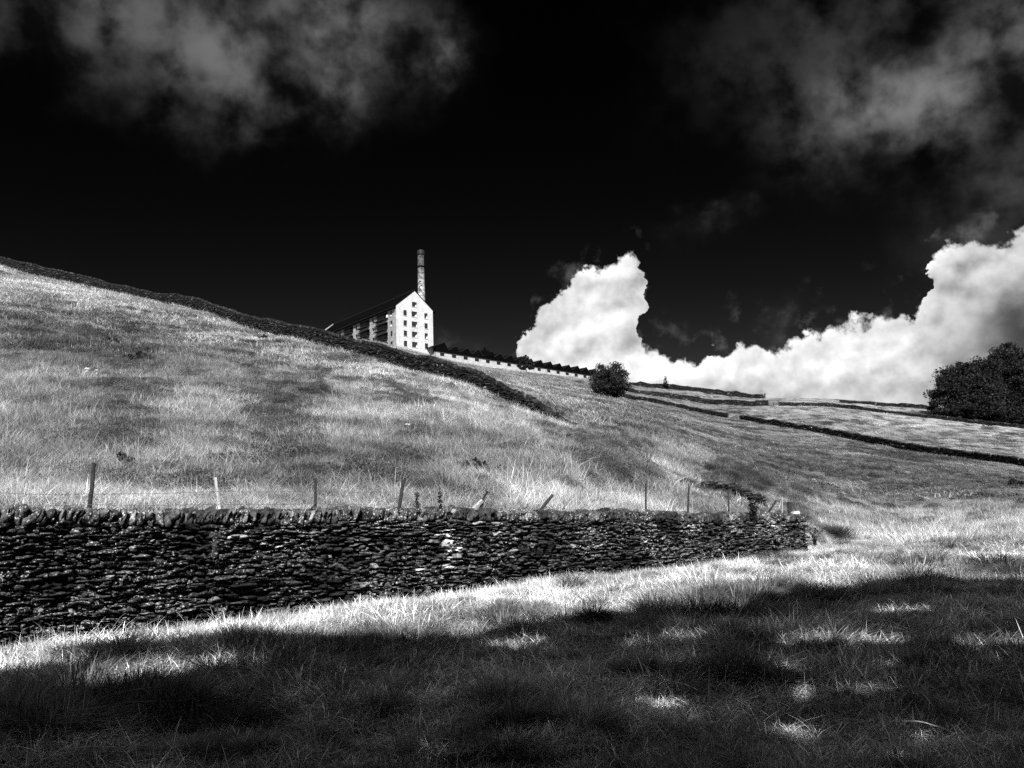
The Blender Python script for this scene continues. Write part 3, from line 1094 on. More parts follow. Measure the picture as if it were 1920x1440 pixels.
def stone_wall(P, top, bot, thick, course, length, T, rng, cope=True, cope_h=0.22, cope_w=0.10, shade_fn=None, ruin=0.0, gap=0.008, batter=0.0):
    """P: polyline (n,2) of the wall's middle; top(t), bot(t) heights along it; returns an MB of separate stones"""
    P = np.asarray(P, float)
    seg = np.linalg.norm(np.diff(P, axis=0), axis=1)
    cum = np.concatenate([[0], np.cumsum(seg)])
    LT = cum[-1]

    def at(t):
        x, y = np.interp(t, cum, P[:, 0]), np.interp(t, cum, P[:, 1])
        i = min(max(np.searchsorted(cum, t) - 1, 0), len(seg) - 1)
        d = (P[i + 1] - P[i]) / seg[i]
        return np.array([x, y]), d
    mb = MB()
    tmpl, Q = T

    def put(t, zc, l, th, h, tilt=0.0, sh=1.0, push=0.0, yaw=0.0):
        c, d = at(t)
        ca, sa = cos(yaw), sin(yaw)
        d = np.array([d[0] * ca - d[1] * sa, d[0] * sa + d[1] * ca])
        nrm = np.array([d[1], -d[0]])
        V = tmpl[rng.integers(len(tmpl))] * np.array([l, th, h])
        if rng.random() < 0.5:
            V = V * np.array([-1, 1, 1]); fl = True
        else:
            fl = False
        if tilt:
            a, b = cos(tilt), sin(tilt)
            V = np.stack([V[:, 0] * a - V[:, 2] * b, V[:, 1], V[:, 0] * b + V[:, 2] * a], -1)
        X = np.empty_like(V)
        X[:, 0] = c[0] + V[:, 0] * d[0] + (V[:, 1] + push) * nrm[0]
        X[:, 1] = c[1] + V[:, 0] * d[1] + (V[:, 1] + push) * nrm[1]
        X[:, 2] = zc + V[:, 2]
        mb.add(X, [Q[:, ::-1] if not fl else Q], sh)
    zmin = min(bot(t) for t in np.linspace(0, LT, 60))
    off = 0.0
    ch = cope_h if cope else 0.0
    maxh = max(top(t) - bot(t) for t in np.linspace(0, LT, 60))
    f0 = 0.0
    while f0 < maxh + 0.3:
        h = course * rng.uniform(0.65, 1.4)
        t = -rng.random() * length * 0.5
        while t < LT:
            l = length * rng.choice([0.4, 0.65, 0.9, 1.2, 1.7], p=[0.15, 0.25, 0.3, 0.2, 0.1]) * rng.uniform(0.8, 1.25)
            tm = t + l / 2
            if 0 <= tm <= LT:
                zt = top(tm) - ch
                zb = bot(tm) - 0.12
                full = max(top(tm) - bot(tm), 0.05)
                zc = zb + f0 + h / 2 + course * 0.35 * (sin(tm * 1.3 + f0 * 5) + sin(tm * 3.1 - f0 * 9)) + rng.normal(0, course * 0.14)
                lim = zt - ruin * rng.random() * full
                if zc < lim:
                    sh = rng.lognormal(-0.25, 0.85)
                    if shade_fn is not None:
                        sh = shade_fn(tm, zc, sh)
                    th = thick * (1 + batter * (1 - f0 / maxh))
                    put(tm, zc, l - gap + 0.012, th * rng.uniform(0.92, 1.0), h * rng.uniform(0.75, 1.25) - gap, rng.normal(0, 0.07), sh,
                        rng.normal(0, thick * 0.06), rng.normal(0, 0.09))
            t += l
        f0 += h
    if cope:
        t = 0.0
        while t < LT:
            l = cope_w * rng.uniform(0.6, 1.7)
            if rng.random() > ruin * 0.5:
                hh = cope_h * rng.uniform(0.88, 1.10)
                sh = rng.lognormal(0.45, 0.6) if T is T_HI else rng.lognormal(0.0, 0.6)
                if shade_fn is not None:
                    sh = shade_fn(t, top(t), sh, True)
                put(t + l / 2, top(t) - cope_h / 2 + (hh - cope_h) * 0.5, l * 1.15, thick * rng.uniform(0.8, 1.05), hh, -0.26 + rng.normal(0, 0.15), sh,
                    rng.normal(0, 0.02), rng.normal(0, 0.1))
            t += l
    # solid hearting so no light passes between the stones
    N_ = max(8, int(LT / 1.5))
    tt = np.linspace(0.02, LT - 0.02, N_)
    for a, b in zip(tt[:-1], tt[1:]):
        (ca, da), (cb, db) = at(a), at(b)
        na_, nb = np.array([da[1], -da[0]]) * thick * 0.32, np.array([db[1], -db[0]]) * thick * 0.32
        kk = (ch + 0.08) if T is T_HI else ch * 0.45
        za, zb2 = top(a) - kk - (ruin * (top(a) - bot(a)) if T is T_HI else 0), top(b) - kk - (ruin * (top(b) - bot(b)) if T is T_HI else 0)
        V = [(*(ca + na_), bot(a) - 0.3), (*(cb + nb), bot(b) - 0.3), (*(cb + nb), zb2), (*(ca + na_), za),
             (*(ca - na_), bot(a) - 0.3), (*(cb - nb), bot(b) - 0.3), (*(cb - nb), zb2), (*(ca - na_), za)]
        mb.add(V, [[[0, 1, 2, 3], [5, 4, 7, 6], [3, 2, 6, 7], [4, 0, 3, 7], [1, 5, 6, 2]]], 0.25)
    return mb


rngw = np.random.default_rng(11)
PW = [WA + WD * t - WN * 0.24 for t in np.linspace(WT0, WLEN, 12)]
# pale bird-lime and fallen-stone scars on the near wall (photo positions carried to the wall's face)
SCARS = []
for (u, v, ru, rv, g_) in [(836, 1006, 12, 14, 22), (842, 1032, 12, 18, 22), (850, 1056, 10, 14, 15), (894, 976, 11, 10, 15), (906, 993, 7, 6, 12), (1421, 988, 5, 8, 4), (1450, 985, 5, 8, 5),
                           (512, 1018, 6, 10, 5), (430, 1050, 20, 14, 2.2), (60, 1180, 45, 18, 1.8), (620, 1040, 30, 25, 1.5), (700, 1100, 60, 30, 1.4), (1435, 1000, 25, 30, 1.6), (920, 1000, 30, 25, 1.6)]:
    SCARS.append((u, v, ru, rv, g_))


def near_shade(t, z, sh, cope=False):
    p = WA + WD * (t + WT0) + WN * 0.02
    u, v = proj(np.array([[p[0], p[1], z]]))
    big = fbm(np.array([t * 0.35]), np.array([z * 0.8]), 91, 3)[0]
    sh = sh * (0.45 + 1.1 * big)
    for (a, b, ra, rb, g_) in SCARS:
        q = ((u[0] - a) / ra) ** 2 + ((v[0] - b) / rb) ** 2
        if q < 1:
            sh = max(sh, 0.6) * g_
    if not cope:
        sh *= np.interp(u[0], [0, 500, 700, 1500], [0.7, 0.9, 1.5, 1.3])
    return float(np.clip(sh, 0.10, 34))


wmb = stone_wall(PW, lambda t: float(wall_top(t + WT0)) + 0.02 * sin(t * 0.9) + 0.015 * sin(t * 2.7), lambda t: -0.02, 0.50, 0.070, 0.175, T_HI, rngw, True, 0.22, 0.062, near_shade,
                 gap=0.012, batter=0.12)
wall = wmb.build('dry_stone_wall', M_WALL, None, True)
tag(wall, 'long blackened dry stone wall with upright coping stones, edging the meadow in front', 'stone wall')


def field_wall(name, pts, height, label, mat=M_FAR_WALL, course=0.24, length=0.7, thick=0.55, ruin=0.06, seed=5, cat='stone wall', T=None, cope_w=0.3, jitter=0.06, cope=True):
    P3 = np.array([pt(u, v, Y) for u, v, Y in pts])
    seg = np.concatenate([[0], np.cumsum(np.linalg.norm(np.diff(P3[:, :2], axis=0), axis=1))])
    tt = np.linspace(0, seg[-1], max(20, int(seg[-1] / 1.5)))
    px, py = np.interp(tt, seg, P3[:, 0]), np.interp(tt, seg, P3[:, 1])
    zz = ground_z(px, py)
    hs = np.interp(tt, np.linspace(0, seg[-1], len(pts)), height) if hasattr(height, '__len__') else np.full(len(tt), float(height))
    if hasattr(height, '__len__'):
        hs = np.interp(tt, seg, height)
    rr = np.random.default_rng(seed)
    hs = hs + jitter * np.convolve(rr.normal(0, 1.6, len(tt)), np.ones(3) / 3, 'same')
    PP = np.stack([px, py], -1)
    cum = np.concatenate([[0], np.cumsum(np.linalg.norm(np.diff(PP, axis=0), axis=1))])
    mb = stone_wall(PP, lambda t: float(np.interp(t, cum, zz + hs)), lambda t: float(np.interp(t, cum, zz)), thick, course, length, T or T_LO, rr, cope, 0.3, cope_w, None, ruin, gap=0.01)
    return tag(mb.build(name, mat, None, False), label, cat)


field_wall('dry_stone_wall', [(-60, 505, 150), (0, 502, 150), (50, 518, 150), (100, 528, 148), (200, 547, 143), (300, 568, 134), (333, 576, 130), (400, 592, 120), (500, 625, 102),
                              (600, 647, 90), (700, 676, 83), (800, 703, 76), (900, 737, 69), (1000, 775, 63), (1040, 790, 60), (1076, 803, 58)],
           [2.2, 2.1, 2.7, 2.4, 1.9, 1.7, 2.2, 1.75, 2.0, 1.85, 1.75, 1.9, 1.75, 1.3, 0.75, 0.25],
           'long dark stone wall climbing the hillside to the crest, left of the mill', M_HILL_WALL, 0.16, 0.45, 0.6, 0.10, 21, cope_w=0.2)
field_wall('dry_stone_wall', [(1154, 741, 255), (1230, 757, 240), (1300, 771, 228), (1364, 783, 215)], 1.25,
           'dark pasture wall running down right from the round bush, ending at a gap', seed=22)
field_wall('dry_stone_wall', [(1388, 787, 205), (1460, 800, 185), (1560, 817, 165), (1720, 848, 138), (1830, 861, 124), (1925, 878, 112), (2100, 912, 95)], [1.25, 1.3, 1.35, 1.4, 1.25, 1.2, 1.2],
           'nearest and darkest of the pasture walls, sloping down to the right below the big trees', seed=23)
field_wall('dry_stone_wall', [(1176, 745, 282), (1230, 748, 280), (1330, 757, 275), (1440, 761, 262)], [1.2, 1.7, 1.8, 1.75],
           'thick dark wall across the upper pasture, ending at the small gate', seed=24, course=0.3, length=0.9)
field_wall('dry_stone_wall', [(1462, 762, 260), (1560, 763, 255), (1680, 778, 240), (1740, 784, 232), (1920, 804, 212), (2100, 825, 195)], [1.3, 1.1, 1.0, 1.0, 1.0, 1.0],
           'low dark wall starting at the small gate and passing below the big trees', seed=25)
field_wall('hedgerow_wall', [(1180, 722, 345), (1300, 733, 335), (1380, 742, 325), (1432, 748, 318)], [1.6, 2.2, 2.1, 1.5],
           'dark overgrown wall along the skyline right of the round bush', seed=26, course=0.3, length=0.9, ruin=0.1, jitter=0.2)
field_wall('hedgerow_wall', [(1575, 763, 285), (1640, 765, 280), (1700, 770, 272), (1748, 772, 266)], [0.6, 1.2, 1.8, 1.2],
           'dark overgrown wall on the skyline left of the big trees', seed=27, course=0.3, length=0.8, ruin=0.12, jitter=0.25)
field_wall('broken_wall', [(1325, 920, 43), (1370, 935, 37), (1425, 953, 31)], [0.62, 0.60, 0.20],
           'short tumbled stretch of dark stone wall behind the right end of the near wall', M_HILL_WALL, 0.10, 0.20, 0.5, 0.12, 28, T=T_HI, cope_w=0.18, jitter=0.1, cope=False)


# ------------------------------------------------------------------ fence posts, wire, timbers
def post(u0, v0, u1, v1, wpx, mat, label, extra=0.8, name='fence_post', group='fence posts behind the near wall', sq=False):
    Y = wallY(u1) + extra
    b = pt(u1, v1, Y)
    a = pt(u0, v0, Y + RNG.uniform(-0.1, 0.1))
    g_ = gz1(b[0], b[1])
    d = (a - b) / np.linalg.norm(a - b)
    root = b - d * max(0.05, (b[2] - g_ + 0.25) / max(d[2], 0.4))
    r = wpx / F * Y / 2 * 0.88
    o = MB()
    n = 7
    P = [root + (a - root) * s + np.array([RNG.normal(0, r * 0.12), RNG.normal(0, r * 0.12), 0]) * (0 < s < 1) for s in np.linspace(0, 1, n)]
    P.append(a + d * r * 0.25)
    R = [r * 1.08, r * 1.04, r, r, r * 0.98, r * 0.97, r * 0.95, r * 0.6]
    o.tube(P, R, 9, True, 1.0, 0.16)
    return tag(o.build(name, mat, None, False), label, 'fence post', group)


post(176, 868, 168, 953, 9, M_POST_DARK, 'tall dark round fence post, the leftmost and tallest behind the near wall')
post(404, 896, 412, 954, 7, M_POST_PALE, 'pale bleached fence post leaning left behind the near wall')
post(591, 897, 591, 955, 6.5, M_POST_DARK, 'dark upright fence post between the pale post and the paired saplings')
post(757, 900, 748, 957, 8, M_POST_DARK, 'thick dark fence post leaning right, just left of the paired saplings')
post(1036, 928, 1013, 957, 7, M_POST_DARK, 'dark fence post tipped far over to the right, right of the forked timber', 0.6)
post(1119, 915, 1115, 957, 3.5, M_POST_PALE, 'thin pale fence stake, next on the right after the tipped dark post')
post(1211, 907, 1211, 957, 4, M_POST_DARK, 'thin upright grey fence stake between the thin pale stake and the next dark one', 1.0)
post(1292, 911, 1290, 957, 4, M_POST_DARK, 'thin dark fence stake left of the tumbled wall stretch', 1.2)
post(1366, 918, 1366, 957, 3.2, M_POST_DARK, 'thin dark fence stake standing in front of the tumbled wall stretch', 1.2)
post(1455, 938, 1443, 958, 4, M_POST_DARK, 'short fence post tipped over to the right near the end of the near wall', 1.0)
post(1467, 933, 1467, 962, 3, M_POST_PALE, 'thin pale upright stake near the end of the near wall', 1.0)
# forked broken timber
Yt = wallY(895) + 0.6
tb = thing('broken_timber', 'broken forked timber leaning out over the near wall, right of the paired saplings', 'timber', tuple(pt(886, 957, Yt)))
o = MB(); c0 = pt(886, 957, Yt)
o.tube([pt(880, 962, Yt) - c0, pt(903, 940, Yt) - c0, pt(905, 938, Yt) - c0], [0.05, 0.05, 0.045], 6, True, 1.0, 0.2)
o.build('rail', M_POST_PALE, tb)
o = MB()
o.tube([pt(900, 962, Yt + 0.05) - c0, pt(905, 938, Yt + 0.05) - c0, pt(914, 921, Yt + 0.05) - c0], [0.045, 0.042, 0.035], 6, True, 1.0, 0.2)
o.build('brace', M_POST_DARK, tb)
# stump and white block at the wall's end
Ye = wallY(1485) + 1.0
o = MB()
b = pt(1481, 963, Ye); a = pt(1480, 941, Ye)
o.tube([b - (a - b) * 0.5, b, a], [0.085, 0.08, 0.072], 9, True, 1.0, 0.3)
tag(o.build('tree_stump', M_POST_DARK), 'short thick dark stump beside the thin pale stake at the end of the wall', 'stump')
o = MB()
b = pt(1492, 961, Ye - 0.3)
V = T_HI[0][0] * np.array([0.22, 0.25, 0.13]) + np.array([b[0], b[1], b[2] - 0.02])
o.add(V, [T_HI[1][:, ::-1]], 1.0)
tag(o.build('stone_block', M_PALE_ROCK, None, True), 'pale flat stone lying on top of the near wall at its right end', 'stone')

# barbed wire
for (pts_, lb) in [([(-60, 922), (0, 924), (172, 926), (410, 921), (591, 920), (752, 922)], 'upper strand of rusty barbed wire strung between the left fence posts'),
                   ([(-60, 948), (172, 946), (411, 945), (591, 944), (750, 946)], 'lower strand of rusty wire just above the coping, between the left fence posts')]:
    o = MB()
    P = []
    for (ua, va), (ub, vb) in zip(pts_[:-1], pts_[1:]):
        for s in np.linspace(0, 1, 12, endpoint=False):
            u = ua + (ub - ua) * s
            P.append(pt(u, va + (vb - va) * s + 3.0 * 4 * s * (1 - s) * 0.6, wallY(u) + 0.75))
    P = np.array(P)
    o.tube(P, 0.0035, 4, True)
    for q in P[::2]:
        o.tube([q + [-0.02, 0, -0.015], q, q + [0.02, 0, 0.015]], 0.003, 3, True)
    tag(o.build('barbed_wire', M_WIRE), lb, 'wire', 'fence wire')


# ------------------------------------------------------------------ the mill
MB_FACING = rad(39.7)
g2 = np.array([cos(MB_FACING), sin(MB_FACING)])
b2 = np.array([-sin(MB_FACING), cos(MB_FACING)])
L0 = pt(742.5, 572, 260)
MW, ML = 14.7, 59.5
ZE = L0[2]                                   # eaves
ZB = pt(745, 650, 260)[2] - 5.0              # base, below the turf
mill = thing('mill_building', 'tall pale stone mill with rows of small windows and balconies, on the skyline', 'building', (L0[0], L0[1], ZB), MB_FACING)
HE = ZE - ZB
HR = HE + 6.0


def zrow(v, u=770):
    return pt(u, v, 265)[2] - ZB


ROWS = [zrow(584.7 - 0.2) - 0.0, 0, 0, 0]
zs = [HE - 1.3 - 0.92 - 3.52 * k for k in range(4)]       # centre heights of the four window rows


def facade(rects, x0, x1, z0, ztop, to3, breaks=(), depth=0.28, shade=1.0):
    """wall face in (s,z) with rectangular openings; ztop(s) is piecewise linear with kinks at breaks"""
    mb = MB()
    xs = sorted(set([x0, x1] + [r[0] for r in rects] + [r[1] for r in rects] + list(breaks)))
    for a, b in zip(xs[:-1], xs[1:]):
        m = (a + b) / 2
        cuts = sorted([(r[2], r[3]) for r in rects if r[0] <= m <= r[1]])
        z = z0
        for (c0, c1) in cuts:
            if c0 > z:
                mb.quad(to3(a, z, 0), to3(b, z, 0), to3(b, c0, 0), to3(a, c0, 0), shade)
            z = c1
        mb.quad(to3(a, z, 0), to3(b, z, 0), to3(b, ztop(b), 0), to3(a, ztop(a), 0), shade)
    for (a, b, c, d) in [r[:4] for r in rects]:
        dp = depth
        mb.quad(to3(a, c, 0), to3(a, c, dp), to3(a, d, dp), to3(a, d, 0), shade)
        mb.quad(to3(b, c, dp), to3(b, c, 0), to3(b, d, 0), to3(b, d, dp), shade)
        mb.quad(to3(a, d, 0), to3(a, d, dp), to3(b, d, dp), to3(b, d, 0), shade)
        mb.quad(to3(a, c, dp), to3(a, c, 0), to3(b, c, 0), to3(b, c, dp), shade)
    return mb


def window(parent, r, to3, depth=0.24, double=False, curtain=0.0, sill=True):
    a, b, c, d = r
    o = MB()
    t = 0.09
    bars = [(a, a + t, c, d), (b - t, b, c, d), (a + t, b - t, c, c + t), (a + t, b - t, d - t, d), (a + t, b - t, (c + d) / 2 - 0.03, (c + d) / 2 + 0.03)]
    if double:
        bars += [((a + b) / 2 - 0.08, (a + b) / 2 + 0.08, c + t, (c + d) / 2 - 0.03), ((a + b) / 2 - 0.08, (a + b) / 2 + 0.08, (c + d) / 2 + 0.03, d - t)]
    for (p, q, e, f_) in bars:
        c8 = [to3(x_, z_, y_) for y_ in (depth - 0.10, depth) for (x_, z_) in ((p, e), (q, e), (q, f_), (p, f_))]
        o.add(c8, [[[0, 1, 2, 3], [0, 4, 5, 1], [1, 5, 6, 2], [2, 6, 7, 3], [3, 7, 4, 0]]], 1.0)
    w = o.build('window', M_FRAME, parent)
    o = MB()
    o.quad(to3(a, c, depth), to3(b, c, depth), to3(b, d, depth), to3(a, d, depth))
    o.build('pane', M_GLASS, w)
    if curtain > 0:
        o = MB()
        x0_ = b - (b - a) * curtain
        n = 5
        for k in range(n):                                # a folded blind or curtain behind the right of the pane
            p, q = x0_ + (b - t - x0_) * k / n, x0_ + (b - t - x0_) * (k + 1) / n
            hh = c + t + (d - c) * (0.12 + 0.45 * (k + 1) / n)
            dd = depth - 0.03 - 0.02 * (k % 2)
            dd2 = depth - 0.03 - 0.02 * ((k + 1) % 2)
            o.quad(to3(p, c + t, dd), to3(q, c + t, dd2), to3(q, hh, dd2), to3(p, hh, dd), 1.0)
        o.build('curtain', M_WHITE, w)
    if sill:
        o = MB()
        c8 = [to3(x_, z_, y_) for y_ in (-0.12, 0.0) for (x_, z_) in ((a - 0.12, c - 0.16), (b + 0.12, c - 0.16), (b + 0.12, c - 0.005), (a - 0.12, c - 0.005))]
        o.add(c8, [[[0, 1, 2, 3], [0, 4, 5, 1], [1, 5, 6, 2], [2, 6, 7, 3], [3, 7, 4, 0]]], 1.0)
        o.build('sill', M_SILL, w)
    return w


# gable end: local x along the gable, outward is -y
to_g = lambda s, z, d: (s, d, z)
GX = [(3.55, 0.66), (7.2, 1.10), (11.9, 0.66)]
g_rects, g_kind = [], []
for k, zc in enumerate(zs):
    for j, (xc, hw) in enumerate(GX):
        g_rects.append((xc - hw, xc + hw, zc - 0.95, zc + 0.95)); g_kind.append((j, k))
g_rects.append((6.3, 8.25, HE + 0.35, HE + 2.05)); g_kind.append((1, 9))
zt_g = lambda s: HE + (HR - HE) * (1 - abs(s - MW / 2) / (MW / 2))
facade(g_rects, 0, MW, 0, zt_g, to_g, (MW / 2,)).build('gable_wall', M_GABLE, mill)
rc = np.random.default_rng(3)
CUR = {(1, 0): .38, (1, 2): .34, (1, 1): .18, (1, 3): .22, (1, 9): .30, (2, 0): .4, (2, 2): .45}
for r, (j, k) in zip(g_rects, g_kind):
    window(mill, r, to_g, 0.24, j == 1, CUR.get((j, k), 0.0))

# long side: local y along, outward is -x ; balcony bays between window columns
to_s = lambda s, z, d: (d, s, z)
cols = [3.2, 15.3, 27.3, 39.6, 51.6]
bays = [(5.4, 13.0), (17.6, 24.9), (29.6, 37.0), (41.9, 49.3)]
s_rects, s_win, s_bay = [], [], []
for zc in zs:
    for c in cols:
        r = (c - 0.72, c + 0.72, zc - 0.95, zc + 0.95); s_rects.append(r); s_win.append(r)
    for (a, b) in bays:
        r = (a, b, zc - 1.38, zc + 1.18); s_rects.append(r); s_bay.append(r)
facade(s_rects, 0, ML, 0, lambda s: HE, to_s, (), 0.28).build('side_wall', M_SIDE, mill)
for r in s_win:
    window(mill, r, to_s, 0.24, False, rc.choice([0, 0.35, 0.5]))
for (a, b, c, d) in s_bay:
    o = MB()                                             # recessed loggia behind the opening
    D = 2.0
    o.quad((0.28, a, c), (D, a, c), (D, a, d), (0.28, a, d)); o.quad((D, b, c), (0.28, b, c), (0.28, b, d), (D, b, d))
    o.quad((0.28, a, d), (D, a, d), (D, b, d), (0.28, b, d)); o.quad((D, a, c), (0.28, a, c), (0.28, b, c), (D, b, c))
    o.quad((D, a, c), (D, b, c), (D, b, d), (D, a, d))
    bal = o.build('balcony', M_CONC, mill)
    o = MB()
    o.box(-1.5, 0.0, a + 0.2, b - 0.2, c - 0.22, c - 0.04)
    o.build('floor_slab', M_CONC, bal)
    o = MB()
    o.box(-1.53, -1.47, a + 0.2, b - 0.2, c + 1.0, c + 1.08); o.box(-1.47, 0.0, a + 0.2, a + 0.26, c + 1.0, c + 1.08); o.box(-1.47, 0.0, b - 0.26, b - 0.2, c + 1.0, c + 1.08)
    o.build('handrail', M_IRON, bal)
    o = MB()
    for s in np.arange(a + 0.25, b - 0.2, 0.22):
        o.box(-1.515, -1.485, s, s + 0.03, c - 0.04, c + 1.0)
    for s in np.arange(-1.4, 0, 0.22):
        o.box(s, s + 0.03, a + 0.215, a + 0.245, c - 0.04, c + 1.0); o.box(s, s + 0.03, b - 0.245, b - 0.215, c - 0.04, c + 1.0)
    o.build('balusters', M_IRON, bal)
    m_ = (a + b) / 2
    for (p, q) in ((a + 0.9, a + 2.5), (m_ + 0.4, m_ + 2.6)):
        o = MB()
        o.quad((D - 0.04, p, c), (D - 0.04, q, c), (D - 0.04, q, c + 2.1), (D - 0.04, p, c + 2.1))
        o.build('glazed_door', M_GLASS, bal)
for s in (14.0, 26.0, 38.2, 50.2):
    o = MB()
    o.tube([(-0.12, s, 0.5), (-0.12, s, HE - 0.4)], 0.075, 8)
    o.build('downpipe', M_RAIL, mill)
for (a, b) in bays:                                      # pale jamb quoins either side of each bay
    o = MB()
    for e in (a - 0.36, b + 0.02):
        o.box(-0.05, -0.003, e, e + 0.34, 0.2, HE - 0.5)
    o.build('quoins', M_SIDE, mill)
o = MB()
th = np.linspace(0, 2 * pi, 14)
o.tube([(-0.55, 5.0, zs[0] - 0.6), (-0.5, 5.0, zs[0] - 0.6), (-0.45, 5.0, zs[0] - 0.6)], [0.55, 0.5, 0.2], 14)
o.build('satellite_dish', M_WHITE, mill)
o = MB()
o.box(-0.16, -0.004, 0.0, ML, HE - 1.05, HE - 0.02)  # dark strip added along the wall top, standing for the eave shadow
o.build('eave_shade_strip', M_IRON, mill)
# back and far walls
o = MB()
o.quad((MW, 0, 0), (MW, ML, 0), (MW, ML, HE), (MW, 0, HE))
o.poly([(MW, ML, 0), (0, ML, 0), (0, ML, HE), (MW / 2, ML, HR), (MW, ML, HE)])
o.build('back_wall', M_SIDE, mill)
# roof with deep eaves
o = MB()
ov, tk = 0.95, 0.30
sl = (HR - HE) / (MW / 2)
for sg in (0, 1):
    X = (lambda q: q) if sg == 0 else (lambda q: MW - q)
    e0, e1 = -ov, MW / 2
    ze, zr = HE - ov * sl + 0.05, HR + 0.05
    V = [(X(e0), -0.18, ze), (X(e1), -0.18, zr), (X(e1), ML + 0.2, zr), (X(e0), ML + 0.2, ze),
         (X(e0), -0.18, ze + tk), (X(e1), -0.18, zr + tk), (X(e1), ML + 0.2, zr + tk), (X(e0), ML + 0.2, ze + tk)]
    fs = [[0, 1, 2, 3], [7, 6, 5, 4], [0, 4, 5, 1], [2, 6, 7, 3], [3, 7, 4, 0]]
    o.add(V, [fs if sg == 0 else [f_[::-1] for f_ in fs]])
roof = o.build('roof', M_SLATE, mill)
o = MB()
o.tube([(MW / 2, -0.2, HR + 0.36), (MW / 2, ML + 0.2, HR + 0.36)], 0.14, 6)
o.build('ridge_tiles', M_IRON, roof)
o = MB()
for xg in (-ov - 0.09, MW + ov + 0.09):
    o.tube([(xg, -0.15, HE - ov * sl + 0.05), (xg, ML + 0.2, HE - ov * sl + 0.05)], 0.11, 6)
o.build('gutter', M_IRON, roof)
o = MB()
yf = ML + 0.22
for sg in (0, 1):
    X = (lambda q: q) if sg == 0 else (lambda q: MW - q)
    o.add([(X(-ov - 0.1), yf, HE - ov * sl + 0.1), (X(MW / 2), yf, HR + 0.1), (X(MW / 2), yf, HR + 0.75), (X(-ov - 0.1), yf, HE - ov * sl + 0.75),
           (X(-ov - 0.1), yf + 0.5, HE - ov * sl + 0.1), (X(MW / 2), yf + 0.5, HR + 0.1), (X(MW / 2), yf + 0.5, HR + 0.75), (X(-ov - 0.1), yf + 0.5, HE - ov * sl + 0.75)],
          [[[0, 1, 2, 3], [4, 7, 6, 5], [3, 2, 6, 7], [0, 3, 7, 4]]])
o.build('coping', M_SIDE, roof)

# chimney
CY = 292.0
ct, cb = pt(786, 470, CY), pt(790.5, 566, CY)
cz0 = gz1(cb[0], cb[1])
chim = thing('mill_chimney', 'tall round mill chimney, banded with iron, rising behind the gable', 'chimney', (cb[0], cb[1], cb[2] - 9.0))
H = ct[2] - cb[2] + 9.0
mpp = CY / F
rb, rt = 7.6 * mpp, 5.8 * mpp
rad_at = lambda z: rb * 1.05 + (rt - rb * 1.05) * z / H
o = MB()
zz = np.linspace(0, H - 1.9, 14)
o.tube([(0, 0, q) for q in zz], [rad_at(q) for q in zz], 24)
o.build('shaft', M_CHIM, chim, True)
o = MB()
r_ = rad_at(H - 1.9)
o.tube([(0, 0, H - 2.1), (0, 0, H - 1.7), (0, 0, H - 1.5), (0, 0, H - 0.5), (0, 0, H - 0.3), (0, 0, H)], [r_ * 1.02, r_ * 1.18, r_ * 1.24, r_ * 1.22, r_ * 1.16, r_ * 1.14], 24)
o.build('cap', M_IRON, chim)
px_z = lambda v: H - (v - 470) / 96 * (ct[2] - cb[2])
for v in (501,):
    o = MB(); q = px_z(v)
    o.tube([(0, 0, q - 0.35), (0, 0, q - 0.1), (0, 0, q + 0.1), (0, 0, q + 0.35)], [rad_at(q) * 1.03, rad_at(q) * 1.16, rad_at(q) * 1.16, rad_at(q) * 1.03], 24)
    o.build('band', M_SLATE, chim)
for v in (512.5, 523, 534, 545.5, 556):
    o = MB(); q = px_z(v)
    o.tube([(0, 0, q - 0.09), (0, 0, q + 0.09)], [rad_at(q) * 1.025, rad_at(q) * 1.025], 24)
    o.build('band', M_IRON, chim)
o = MB()
for a in (0.35, pi - 0.4):                                # lightning conductor straps
    dx_, dy_ = cos(-a), sin(-a)
    o.tube([(dx_ * rad_at(q) * 1.02, dy_ * rad_at(q) * 1.02, q) for q in np.linspace(0, H - 2, 8)], 0.07, 5)
o.build('conductor', M_IRON, chim)

# weaving sheds with saw-tooth roofs
SA, SB = pt(818, 668, 268), pt(1121, 714, 325)
zsb = min(SA[2], SB[2])
sv = SB - SA
slen = math.hypot(sv[0], sv[1])
srot = math.atan2(sv[1], sv[0])
slope = (SB[2] - SA[2]) / slen
shed = thing('weaving_shed', 'long low weaving shed with saw-tooth roof stepping along the skyline right of the mill', 'building', (SA[0], SA[1], SA[2]), srot)
to_w = lambda s, z, d: (s, d, z + slope * s)
NB = 16
bw = slen / NB
WH = 1.75
w_r = []
for k in range(NB):
    for c in (0.5,):
        s = (k + c) * bw
        w_r.append((s - 0.95, s + 0.95, 0.35, 1.45))
facade(w_r, 0, slen, -5, lambda s: WH, to_w, (), 0.22).build('wall', M_SHED, shed)
for r in w_r:
    window(shed, r, to_w, 0.2, False, 0.0, False)
o = MB()
for (a, b, c, d) in ((0, 0, 0, 30), (slen, slen, 0, 30)):
    o.quad(to_w(a, -5, c), to_w(b, -5, d), to_w(b, WH, d), to_w(a, WH, c))
o.quad(to_w(0, -5, 30), to_w(slen, -5, 30), to_w(slen, WH, 30), to_w(0, WH, 30))
o.build('end_walls', M_SIDE, shed)
o = MB()
for k in range(1):
    c8 = [to_w(x_, z_, y_) for y_ in (-0.35, 0.3) for (x_, z_) in ((-0.2, WH), (slen + 0.2, WH), (slen + 0.2, WH + 1.15), (-0.2, WH + 1.15))]
    o.add(c8, [[[0, 1, 2, 3], [0, 4, 5, 1], [1, 5, 6, 2], [2, 6, 7, 3], [3, 7, 4, 0]]])
o.build('parapet', M_SLATE, shed)
rt_ = np.random.default_rng(9)
